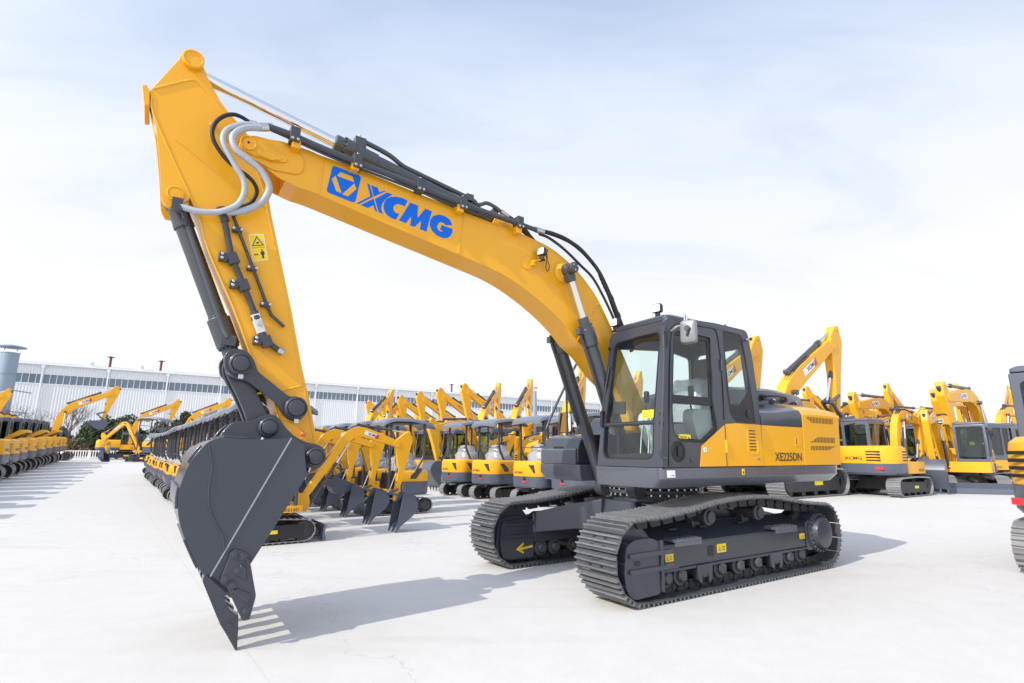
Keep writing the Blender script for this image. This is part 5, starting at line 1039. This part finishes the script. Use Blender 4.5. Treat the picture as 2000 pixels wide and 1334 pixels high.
BIG = dict(k=1.25, L=4.2, H=.92, G=2.28, W=.6, deck=1.10, hw=1.38, xr=-2.9, xf=1.2, rr=.5, hood=2.25, band=1.38, hx=-.55, fz=1.7, cab='cab', cbox=(-.55,1.45,.38,1.37,1.37,3.08), bw=.20, th=.55, bkw=.58, nt=5, model='XE225D', yb=0,
    F=(.35,1.95), E=(1.75,4.70), T=(5.65,4.30), D=(6.15,4.95), Q=(4.95,1.5), C=(.95,1.25), ba=R(0), bs=1.25, bf=1, ac=5, pitch=.2)
BIG_UP = dict(BIG, E=(.75,4.9), T=(4.25,6.6), D=(4.75,7.3), Q=(3.95,4.1), ba=R(-75))
BIG_V = dict(BIG, E=(.95,3.75), T=(4.65,5.9), D=(5.15,6.6), Q=(4.55,3.05), ba=R(-75), decal='plain')
BIG_W = dict(BIG_V, decal='card')
# ------------------------------------------------------------------ placing
def sstep(a, b, t):
    t = min(1, max(0, (t-a)/(b-a))); return t*t*(3-2*t)
def gz(x, y): return .60*sstep(25, 47, y)
FWD = R(36.5); BACK = R(216.5); U = Vector((-.595,.804)); UA = Vector((-.539,.842))
ORD = ['first','second','third','fourth','fifth','sixth','seventh','eighth','ninth','tenth','eleventh','twelfth','thirteenth','fourteenth','fifteenth','sixteenth','seventeenth','eighteenth','nineteenth','twentieth']
PLACED = []; JIT = random.Random(5)
def one(proto, p, rz, scale, label, cat='excavator', group=None):
    p = hom(H_GROUND, p[0], p[1]) if p[1] < 46 else (p[0], p[1]*.967); rz -= R(2.9)
    if group: rz += JIT.uniform(-.03,.03); p = (p[0]+JIT.uniform(-.07,.07), p[1]+JIT.uniform(-.07,.07))
    loc = (p[0], p[1], gz(p[0], p[1])-.002)
    if proto in PLACED: o = dup(proto, loc, rz, scale)
    else: o = proto; PLACED.append(proto); o.location = loc; o.rotation_euler = (0,0,rz); o.scale = (scale,)*3
    return tag(o, label, cat, group)
mini = machine('mini_excavator', MINI)
mini_t = machine('mini_excavator', MINI_T)
mini_d = machine('mini_excavator', MINI_D)
edge_m = machine('cabbed_excavator', dict(MIDI, blade=None, rear_slats=True))
midi = machine('cabbed_excavator', dict(MIDI, blade=None))
midi_o = machine('cabbed_excavator', dict(MIDI, blade=None, open_hood=True))
midi_b = machine('cabbed_excavator', MIDI)
big_up = machine('crawler_excavator', BIG_UP)
big_v = machine('crawler_excavator', BIG_V)
big_w = machine('crawler_excavator', BIG_W)
big = machine('crawler_excavator', BIG)
for i in range(15):                                   # far left row, seen from behind
    p = Vector((-15.9,11.0))+UA*3.08*i; op = i in (8, 10, 12)
    one(midi_o if op else midi, p, BACK, 1.16, ORD[i]+' nearest cabbed excavator of the left row, '+('its slotted hood propped open' if op else 'rear end to the lane'), 'excavator', 'cabbed excavators in the row at the left')
for i in range(20):                                   # canopied minis behind the big bucket
    p = Vector((-4.28,10.15))+Vector((-.89,1.285))*i
    one(mini, p, R(38), 1.0, ORD[i]+' nearest mini excavator of the canopied row behind the big bucket, facing right', 'mini excavator', 'canopied mini excavators behind the big bucket')
for i in range(7):
    p = Vector((-2.95,15.05))+U*1.75*i
    one(mini_t, p, BACK, 1.0, ORD[i]+' nearest mini excavator of the canopied row facing left', 'mini excavator', 'canopied mini excavators facing left')
for t, l in ((-2.35,'canopied mini excavator with film over its seat, nearest the dark boom cylinders'), (0,'canopied mini excavator in the centre, showing one whole side of its track'), (1.95,'canopied mini excavator half hidden behind the central one')):
    p = Vector((-.35,19.75))+U*t
    one(mini_d, p, R(46), 1.12, l, 'mini excavator', 'canopied mini excavators in the centre')
for i in range(4):
    p = Vector((-.9,25.6))+U*2.9*i
    one(midi_b, p, R(222), .92, ORD[i]+' from the right of the cabbed excavators lowering buckets behind the central minis', 'excavator', 'cabbed excavators behind the central minis')
for i in range(6):
    p = Vector((.2,50.2))+U*4.05*i
    one(big_v, p, BACK, 1.0, ORD[i]+' from the right of the tall excavators folding sticks left before the shed', 'excavator', 'tall excavators facing left before the shed')
for p, s, a, l in (((-2.4,39.7),1.0,77,'raised excavator left of the thin silver chimney, second peak from it'), ((-.1,36.4),1.0,77,'raised excavator whose peak touches the thin silver chimney'), ((2.6,28.9),1.0,72,'raised excavator whose boom shows between the silver chimney and dark boom cylinders'), ((-12.3,46.9),1.0,80,'raised excavator with a narrow peak above the left facing canopies'), ((-12.6,53.5),1.0,80,'raised excavator with the lower narrow peak above the left facing canopies'), ((5.3,31.5),1.0,60,'raised excavator seen between the dark cylinder and the cab front'), ((10.4,22.6),1.12,36.5,'raised excavator with the highest peak against the sky right of the cab'), ((7.8,24.8),1.12,36.5,'raised excavator whose stick shows right behind the cab')):
    one(big_w, p, R(a), s, l, 'excavator', 'excavators with raised booms')
for p, s, l in (((-44.0,54.0),1.0,'raised excavator by the bare trees with white boom lettering and dark hanging bucket'), ((-44.6,66.0),.97,'raised excavator before the green bushes, boom shorter in view than its left neighbour'), ((-55.5,55.0),.97,'raised excavator cut by the left edge before the silver duct'), ((-38.5,66.0),1.0,'raised excavator whose boom tip rises above the canopy row')):
    one(big_up, p, FWD, s, l, 'excavator', 'excavators raised at the far left')
mf = machine('mini_excavator', dict(MINI, F=(.66,.74), E=(1.55,2.2), T=(2.55,1.30), D=(2.80,1.52), Q=(2.35,.48)))
one(mf, (-31.8,50.3), R(180), 1.62, 'yellow mini excavator standing alone in the lane, bucket to the left, before the white fence', 'mini excavator')
dark = machine('mini_excavator', dict(MINI_D, house='gray_far', model='XE16B', wrap=False, hood=1.0))
one(dark, (2.15,16.6), R(40), 1.12, 'grey mini excavator behind the dark boom cylinders, red reflector on its rear', 'mini excavator')
one(midi, (14.75,22.9), FWD, 1.06, 'yellow cabbed excavator with grey rear band and red reflector, right of the big counterweight', 'excavator')
one(midi, (12.2,26.2), FWD, 1.06, 'cabbed excavator of which tracks show under the big counterweight', 'excavator')
midi_f = machine('cabbed_excavator', dict(MIDI, ty=R(24), yb=-.52, cbox=(-.48,1.0,.0,1.05,1.22,2.78)))
one(midi_f, (19.9,25.4), R(228), 1.05, 'cabbed excavator facing us at the right, wide blade and dark bucket on the ground', 'excavator')
one(midi_f, (17.0,28.0), R(226), 1.05, 'cabbed excavator facing us behind the one with the wide blade', 'excavator')
one(edge_m, (8.40,7.66), FWD, 1.0, 'excavator cut by the right edge, grey cab corner and yellow louvres', 'excavator')
for i, (p, a, s) in enumerate((((26.4,31.4),BACK,1.0),((24.0,34.8),BACK,.95),((21.5,38.4),BACK,.95),((29.5,35.5),BACK,1.0),((18.6,33.5),R(30),.9),((16.0,37.0),R(30),.9),((27.5,42.0),R(30),.95),((33.5,39.5),R(30),.95))):
    one(big, p, a, s, ['excavator with the tallest stick behind the facing machine at the right','excavator left of the tallest stick at the right, arm bent down','third excavator of the left facing booms at the right','excavator nearest the right edge among the crowded booms','right facing excavator behind the grey banded machine','right facing excavator farthest left in the crowd of booms','right facing excavator deep in the crowd of booms at the right','right facing excavator beside the cut off machine'][i], 'excavator', 'excavators with lowered booms crowded at the right')

for i in range(6):
    p = Vector((23.2,28.4))+U*2.75*i
    one(midi, p, BACK if i % 2 else R(205), 1.08, ORD[i]+' nearest of the cabbed excavators in the second rank at the right', 'excavator', 'cabbed excavators in the second rank at the right')
for i in range(6):
    p = Vector((31.5,45.0))+U*4.2*i
    one(big, p, R(30+9*i), .97, ORD[i]+' from the right in the rearmost rank of excavators at the right', 'excavator', 'excavators in the rearmost rank at the right')

for i in range(6):
    p = Vector((3.4,31.0))+U*2.9*i
    one(midi, p, R(236 if i % 2 else 222), 1.0, ORD[i]+' from the right of the cabbed excavators in the deeper central rank', 'excavator', 'cabbed excavators in the deeper central rank')
for i, (x, y) in enumerate(((24.5,50),(29,48.5),(33.5,47),(38,47.5),(42.5,49),(20.5,51.5))):
    one(big_v, (x, y), R(198+11*i), .97, ['tall excavator peaking above the grey banded machine','tall excavator second right of the grey banded machine','tall excavator peaking in the middle of the right hand crowd','tall excavator peaking beside the facing cab','tall excavator peaking by the cut off machine','tall excavator peaking just right of the highest stick'][i], 'excavator', 'tall excavators far back at the right')
for i in range(5):
    p = Vector((-4.5,58.0))+U*3.6*i
    one(big_w, p, R(100+14*i), .95, ORD[i]+' from the right of the rearmost raised booms before the shed', 'excavator', 'rearmost raised booms before the shed')
# ================================================================== the yard, shed, trees, sky
def ground():
    xs = [-3000,-800,-300]+[-150+10*i for i in range(31)]+[300,800,3000]
    ys = [-600,-100,-20,0,10,20]+[25+1.1*i for i in range(21)]+[60,100,150,250,500,1200,4000]
    vs = [(x,y,gz(x,y)) for y in ys for x in xs]; n = len(xs)
    fs = [(j*n+i,j*n+i+1,(j+1)*n+i+1,(j+1)*n+i) for j in range(len(ys)-1) for i in range(n-1)]
    m = MB(); m.add(vs, fs, 'concrete'); o = m.build('ground', None, 0, 180); tag(o, None, None, kind='structure')
ground()
G0 = .60
# shed
SP = Vector((-119.31,130.0,0)); SU = Vector((math.cos(R(32.92)), math.sin(R(32.92)),0)); SN = Vector((-SU.y, SU.x, 0))
shed = empty('factory_shed', SP, R(32.92)); tag(shed, 'long white corrugated factory shed with a strip of blue windows across the background', 'building')
T0, T1, EZ = -60, 330, 22.35
w = MB(); pr_ = []
n = int((T1-T0)/.6)
ring = []
for i in range(n):
    x = T0+i*.6; pr_ += [(x,0),(x+.2,0),(x+.3,.09),(x+.5,.09)]
for za, zb in ((G0-.3,17.75),(20.05,EZ)):
    w.add([(x,y,z) for z in (za,zb) for x,y in pr_], [(i,i+1,i+1+len(pr_),i+len(pr_)) for i in range(len(pr_)-1)], 'shed_white')
w.box(T0,T1,.4,40,G0-.3,EZ-.05,'shed_white'); w.build('wall', shed, 0, 0)
w = MB(); w.loft([[(x,y,z) for y,z in ((-.5,EZ-.02),(-.5,EZ+.25),(14,EZ+2.4),(40,EZ+4.2),(40,EZ-.02))] for x in (T0-1,T1)], 'roof_gray'); w.box(T0-1,T1,-.75,-.5,EZ-.05,EZ+.3,'frame_white'); rf_ = w.build('roof', shed, 0, 0)
w = MB(); w.box(T0,T1,.05,.3,17.75,20.05,'window_blue'); wb = w.build('window_band', shed, 0, 0)
k = 0; x = T0
w = MB()
while x < T1:
    w.box(x-.05,x+.05,-.06,.06,17.75,20.05,'frame_white'); x += 1.32
w.box(T0,T1,-.10,.08,17.6,17.752,'frame_white'); w.box(T0,T1,-.10,.08,20.0,20.12,'frame_white'); w.build('window_frame', shed, 0, 0)
for i in range(-4, 24):
    w = MB(); xx = 4.4+13.05*i; w.box(xx-.16,xx+.16,-.35,-.1,G0,EZ-.2,'frame_white'); w.frustum((xx-.3,xx+.3,-.5,-.1),(xx-.45,xx+.45,-.6,-.1),EZ-.9,EZ-.1,'frame_white'); w.build('downpipe', shed, 0, 0)
for i, (x, kind) in enumerate(((12.9,0),(23.8,0),(17.2,1),(28.6,1),(53,0),(66,0),(118.5,1),(141,0),(131,0))):
    w = MB(); z = EZ+.7
    if kind: w.cyl((x,4,z-.3),(x,4,z+2.9),.30,'rust',12); w.lathe([(.9,0),(.75,.12),(.1,.3)],(x,4,z+3.0),(0,0,1),'rust',14); w.box(x-1,x+1,3,5,z-.4,z+.25,'frame_white')
    else: w.box(x-1.2,x+1.2,3,5.5,z-.5,z+.35,'frame_white'); w.cyl((x+.2,4.2,z+.3),(x+.2,4.2,z+1.3),.7,'shed_white',14)
    w.build('roof_vent', rf_, 0)
def stack(name, x, y, r, z1, label, flange):
    o = MB(); seg = []
    for z0_, z1_, rr in flange: seg += [(rr,z0_),(rr,z1_-.12),(rr*1.06,z1_-.12),(rr*1.06,z1_)]
    o.lathe(seg, (0,0,0), (0,0,1), 'duct', 32); b = o.build(name, None, 0, 40); b.location = (x,y,G0-.1); tag(b, label, 'chimney')
    c = MB(); c.lathe([(r*1.6,0),(r*1.5,.2),(.1,r*.4)], (0,0,z1+.5), (0,0,1), 'duct', 32)
    for a in range(4): c.cyl((r*.9*math.cos(a*1.57),r*.9*math.sin(a*1.57),z1-.1),(r*.9*math.cos(a*1.57),r*.9*math.sin(a*1.57),z1+.6),.07,'duct',6)
    c.build('rain_cap', b, 0)
    c = MB(); c.cyl((0,0,z1*.62),(2.6,4.2,z1*.60),.12,'duct',8); c.build('bracket', b, 0)
    c = MB(); c.cyl((0,0,z1*.42),(2.6,4.2,z1*.40),.12,'duct',8); c.build('bracket', b, 0)
stack('chimney', -110.9, 118, 1.68, 22.9, 'wide silver duct chimney with a flat rain cap at the left edge', [(0,5,1.75),(5,9,1.75),(9,13,1.72),(13,17.5,1.70),(17.5,22.2,1.62)])
stack('chimney', 7.9, 186, .70, 22.7, 'thin silver chimney rising before the shed between raised booms', [(0,8,.8),(8,15,.78),(15,22,.68)])
# white fence
f = empty('fence', (-62,72,G0)); tag(f, 'low white picket railing along the far end of the lane', 'fence')
for i in range(10):
    q = MB(); x0 = -18+i*3.6
    q.box(x0,x0+3.5,-.03,.03,.90,.97,'frame_white'); q.box(x0,x0+3.5,-.03,.03,.12,.18,'frame_white')
    for j in range(11): q.box(x0+.05+j*.33,x0+.13+j*.33,-.025,.025,.02,.95,'frame_white')
    q.build('panel', f, 0, 0)
    q = MB(); q.box(x0+3.48,x0+3.62,-.07,.07,-.05,1.02,'frame_white'); q.build('post', f, 0, 0)
# vegetation
def foliage(mb, c, r, n, s, m, seed):
    rnd = random.Random(seed)
    cl = [(Vector((rnd.gauss(0,.38)*r[0], rnd.gauss(0,.38)*r[1], rnd.gauss(0,.30)*r[2])), rnd.uniform(.20,.40)) for _ in range(24)]
    for i in range(n):
        o, rr = rnd.choice(cl); d = Vector((rnd.gauss(0,1),rnd.gauss(0,1),rnd.gauss(0,1))).normalized()*rnd.uniform(.5,1.05)*rr
        p = Vector(c)+o+Vector((d.x*r[0],d.y*r[1],d.z*r[2]))
        if p.z < .05: continue
        q = Vector((rnd.gauss(0,1),rnd.gauss(0,1),rnd.gauss(0,1))).normalized(); a = q.orthogonal().normalized()*s*rnd.uniform(.6,1.3); b = q.cross(a).normalized()*s*rnd.uniform(.35,.7)
        mb.add([p-a,p+b,p+a,p-b], [(0,1,2,3)], m)
def branches(mb, p, d, l, r, depth, rnd, twig):
    if depth == 0: return
    q = p+d*l; mid = p+d*l*.5+Vector((rnd.gauss(0,.05),rnd.gauss(0,.05),0))*l
    mb.tube([p, mid, q], [r, r*.85, r*.66], 'bark', 5 if depth > 2 else 3, cap=False)
    for i in range(3 if depth > 1 else 2):
        nd = (d+Vector((rnd.gauss(0,.48),rnd.gauss(0,.48),rnd.uniform(-.05,.35)))).normalized()
        branches(mb, q-d*l*rnd.uniform(0,.35), nd, l*rnd.uniform(.62,.85), r*.58, depth-1, rnd, twig)
def bare(x, y, h, seed, label):
    rnd = random.Random(seed); t = MB(); t.tube([(0,0,-.1),(.05,.02,h*.14),(0,.05,h*.28)], [h*.020,h*.017,h*.014], 'bark', 8); tr = t.build('bare_tree', None, 0); tr.location = (x,y,G0); tag(tr, label, 'tree')
    c = MB()
    for k in range(6): branches(c, Vector((0,.05,h*(.10+.03*k))), Vector((rnd.gauss(0,.42),rnd.gauss(0,.42),1)).normalized(), h*.25, h*.009, 5, rnd, None)
    c.build('crown', tr, 0, 0)
def bush(name, x, y, r, m, n, s, seed, label, cat='bush', trunk=True, cz=None):
    t = MB()
    for a in range(4): t.tube([(.1*a-.15,0,-.1),(r[0]*.25*math.cos(a*1.6),r[1]*.25*math.sin(a*1.6),r[2]*1.0)], [.10,.04], 'bark', 6)
    o = t.build(name, None, 0); o.location = (x,y,G0); tag(o, label, cat)
    c = MB(); foliage(c, (0,0,cz if cz else r[2]*.95), r, n, s, m, seed); c.build('foliage', o, 0, 0)
bare(-67.5,74,8.6,3,'bare tree with fine grey twigs beside the silver duct'); bare(-60.8,75,9.0,5,'bare tree behind the raised boom with white lettering'); bare(-44.5,80,9.4,9,'bare twiggy tree right of the green bushes'); bare(-40.0,78,9.2,12,'bare twiggy tree above the row of canopies')
bush('evergreen_bush', -55.0,74,(3.4,2.4,3.4),'leaf_green',11000,.20,1,'pale green bush behind the hanging bucket'); bush('evergreen_bush', -50.6,74,(3.3,2.4,2.9),'leaf_dark',9000,.19,2,'dark evergreen bush right of the pale green one'); bush('evergreen_bush', -45.6,76,(2.8,2.4,3.1),'leaf_dark',8000,.2,4,'dark tall bush behind the shorter raised boom'); bush('evergreen_bush', -40.6,77,(2.4,2.2,2.6),'leaf_green',6000,.2,6,'low green bush at the end of the canopy row')
def hedge(x, y, w, hgt, m, n, seed, label):
    rnd = random.Random(seed); c = MB()
    for i in range(n):
        u = rnd.uniform(-1,1); z = rnd.uniform(0,1)**.8; top = hgt*(.86+.10*math.sin(u*7+seed)+.06*math.sin(u*23))
        p = Vector((u*w, rnd.gauss(0,.45), .05+z*top)); q = Vector((rnd.gauss(0,1),rnd.gauss(0,1),rnd.gauss(0,1))).normalized(); a = q.orthogonal().normalized()*rnd.uniform(.09,.2); b = q.cross(a).normalized()*rnd.uniform(.05,.11)
        c.add([p-a,p+b,p+a,p-b], [(0,1,2,3)], m)
    o = c.build('hedge', None, 0, 0); o.location = (x,y,G0); tag(o, label, 'hedge')
hedge(-62.0,75.2,4.6,3.3,'leaf_brown',9000,7,'paler brown hedge below the bare trees'); hedge(-54.0,74.4,3.7,3.9,'leaf_brown',9000,8,'dry brown hedge behind the white railing'); hedge(-46.3,74.6,3.6,2.6,'leaf_dark',6000,9,'dark green hedge behind the right part of the white railing')
# sky and sun
wd = bpy.data.worlds.new('World'); sc.world = wd; wd.use_nodes = True; nt = wd.node_tree; bg = nt.nodes['Background']; Lk = nt.links.new
SEL, SAZ = R(36.5), R(221.8)
sky = nt.nodes.new('ShaderNodeTexSky'); sky.sky_type = 'NISHITA'; sky.sun_disc = False; sky.sun_elevation = SEL; sky.sun_rotation = R(90)-SAZ; sky.dust_density = 2.0; sky.air_density = 1.0
tc = nt.nodes.new('ShaderNodeTexCoord'); sx = nt.nodes.new('ShaderNodeSeparateXYZ'); Lk(tc.outputs['Generated'], sx.inputs[0])
def M_(op, a=None, b=None, va=None, vb=None):
    x = nt.nodes.new('ShaderNodeMath'); x.operation = op
    if a is not None: Lk(a, x.inputs[0])
    elif va is not None: x.inputs[0].default_value = va
    if b is not None: Lk(b, x.inputs[1])
    elif vb is not None: x.inputs[1].default_value = vb
    return x.outputs[0]
# thin cirrus: noise on the sky plane (direction divided by height)
zz = M_('MAXIMUM', sx.outputs[2], vb=.0); zz2 = M_('ADD', zz, vb=.22)
cx = M_('DIVIDE', sx.outputs[0], zz2); cy = M_('DIVIDE', sx.outputs[1], zz2); cb_ = nt.nodes.new('ShaderNodeCombineXYZ'); Lk(cx, cb_.inputs[0]); Lk(cy, cb_.inputs[1])
mp_ = nt.nodes.new('ShaderNodeMapping'); mp_.inputs['Rotation'].default_value = (0,0,R(-28)); mp_.inputs['Scale'].default_value = (.55,1.5,1); Lk(cb_.outputs[0], mp_.inputs[0])
n1 = nt.nodes.new('ShaderNodeTexNoise'); n1.inputs['Scale'].default_value = 1.7; n1.inputs['Detail'].default_value = 7; n1.inputs['Roughness'].default_value = .55; n1.inputs['Distortion'].default_value = .6; Lk(mp_.outputs[0], n1.inputs['Vector'])
rp = nt.nodes.new('ShaderNodeMapRange'); rp.inputs[1].default_value = .36; rp.inputs[2].default_value = .74; rp.inputs[3].default_value = 0; rp.inputs[4].default_value = 1; Lk(n1.outputs['Fac'], rp.inputs[0])
# haze towards the horizon
hz_ = nt.nodes.new('ShaderNodeMapRange'); hz_.interpolation_type = 'SMOOTHSTEP'; hz_.inputs[1].default_value = .12; hz_.inputs[2].default_value = .80; hz_.inputs[3].default_value = 1.0; hz_.inputs[4].default_value = .72; Lk(sx.outputs[2], hz_.inputs[0])
fac = M_('ADD', hz_.outputs[0], M_('MULTIPLY', rp.outputs[0], vb=.30)); fac = M_('MINIMUM', fac, vb=.985)
mx = nt.nodes.new('ShaderNodeMix'); mx.data_type = 'RGBA'; Lk(fac, mx.inputs[0]); Lk(sky.outputs[0], mx.inputs[6]); 
hc = nt.nodes.new('ShaderNodeMix'); hc.data_type = 'RGBA'; hr = nt.nodes.new('ShaderNodeMapRange'); hr.interpolation_type = 'SMOOTHSTEP'; hr.inputs[1].default_value = .10; hr.inputs[2].default_value = .92; Lk(sx.outputs[2], hr.inputs[0])
cl_ = M_('SUBTRACT', hr.outputs[0], M_('MULTIPLY', rp.outputs[0], vb=.24)); cl_ = M_('MAXIMUM', cl_, vb=0.)
Lk(cl_, hc.inputs[0]); hc.inputs[6].default_value = (6.35,6.4,6.55,1); hc.inputs[7].default_value = (3.45,4.5,6.4,1)
# brighter veil around the sun
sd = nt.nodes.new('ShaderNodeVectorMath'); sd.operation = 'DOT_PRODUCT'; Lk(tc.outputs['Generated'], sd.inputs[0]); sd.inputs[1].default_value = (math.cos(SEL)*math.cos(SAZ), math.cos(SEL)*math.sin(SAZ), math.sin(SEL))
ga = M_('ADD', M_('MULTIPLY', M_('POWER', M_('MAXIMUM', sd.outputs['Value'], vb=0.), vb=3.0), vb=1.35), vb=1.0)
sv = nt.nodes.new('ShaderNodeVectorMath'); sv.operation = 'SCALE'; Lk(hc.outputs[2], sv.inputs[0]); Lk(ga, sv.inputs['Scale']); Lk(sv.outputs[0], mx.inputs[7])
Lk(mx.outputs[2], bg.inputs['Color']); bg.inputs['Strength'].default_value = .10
sl_ = bpy.data.lights.new('sun', 'SUN'); sl_.energy = 2.5; sl_.angle = R(.53); sl_.color = (1,.94,.85); so_ = bpy.data.objects.new('sun', sl_); COL.objects.link(so_)
so_.rotation_euler = Vector((-math.cos(SEL)*math.cos(SAZ), -math.cos(SEL)*math.sin(SAZ), -math.sin(SEL))).to_track_quat('-Z', 'Y').to_euler()
# camera
cd = bpy.data.cameras.new('camera'); cam = bpy.data.objects.new('camera', cd); COL.objects.link(cam); sc.camera = cam
cd.sensor_width = 36; cd.lens = 36*1058.086/2000; cd.clip_start = .05; cd.clip_end = 9000
cam.matrix_world = Matrix.Translation((0,0,1.518)) @ Matrix.Rotation(R(90+11.679), 4, 'X') @ Matrix.Rotation(R((.325)), 4, 'Z')
sc.view_settings.view_transform = 'Standard'; sc.view_settings.look = 'None'; sc.view_settings.exposure = .68; sc.view_settings.gamma = 1
sc.cycles.max_bounces = 8; sc.cycles.transparent_max_bounces = 24; sc.cycles.use_denoising = True
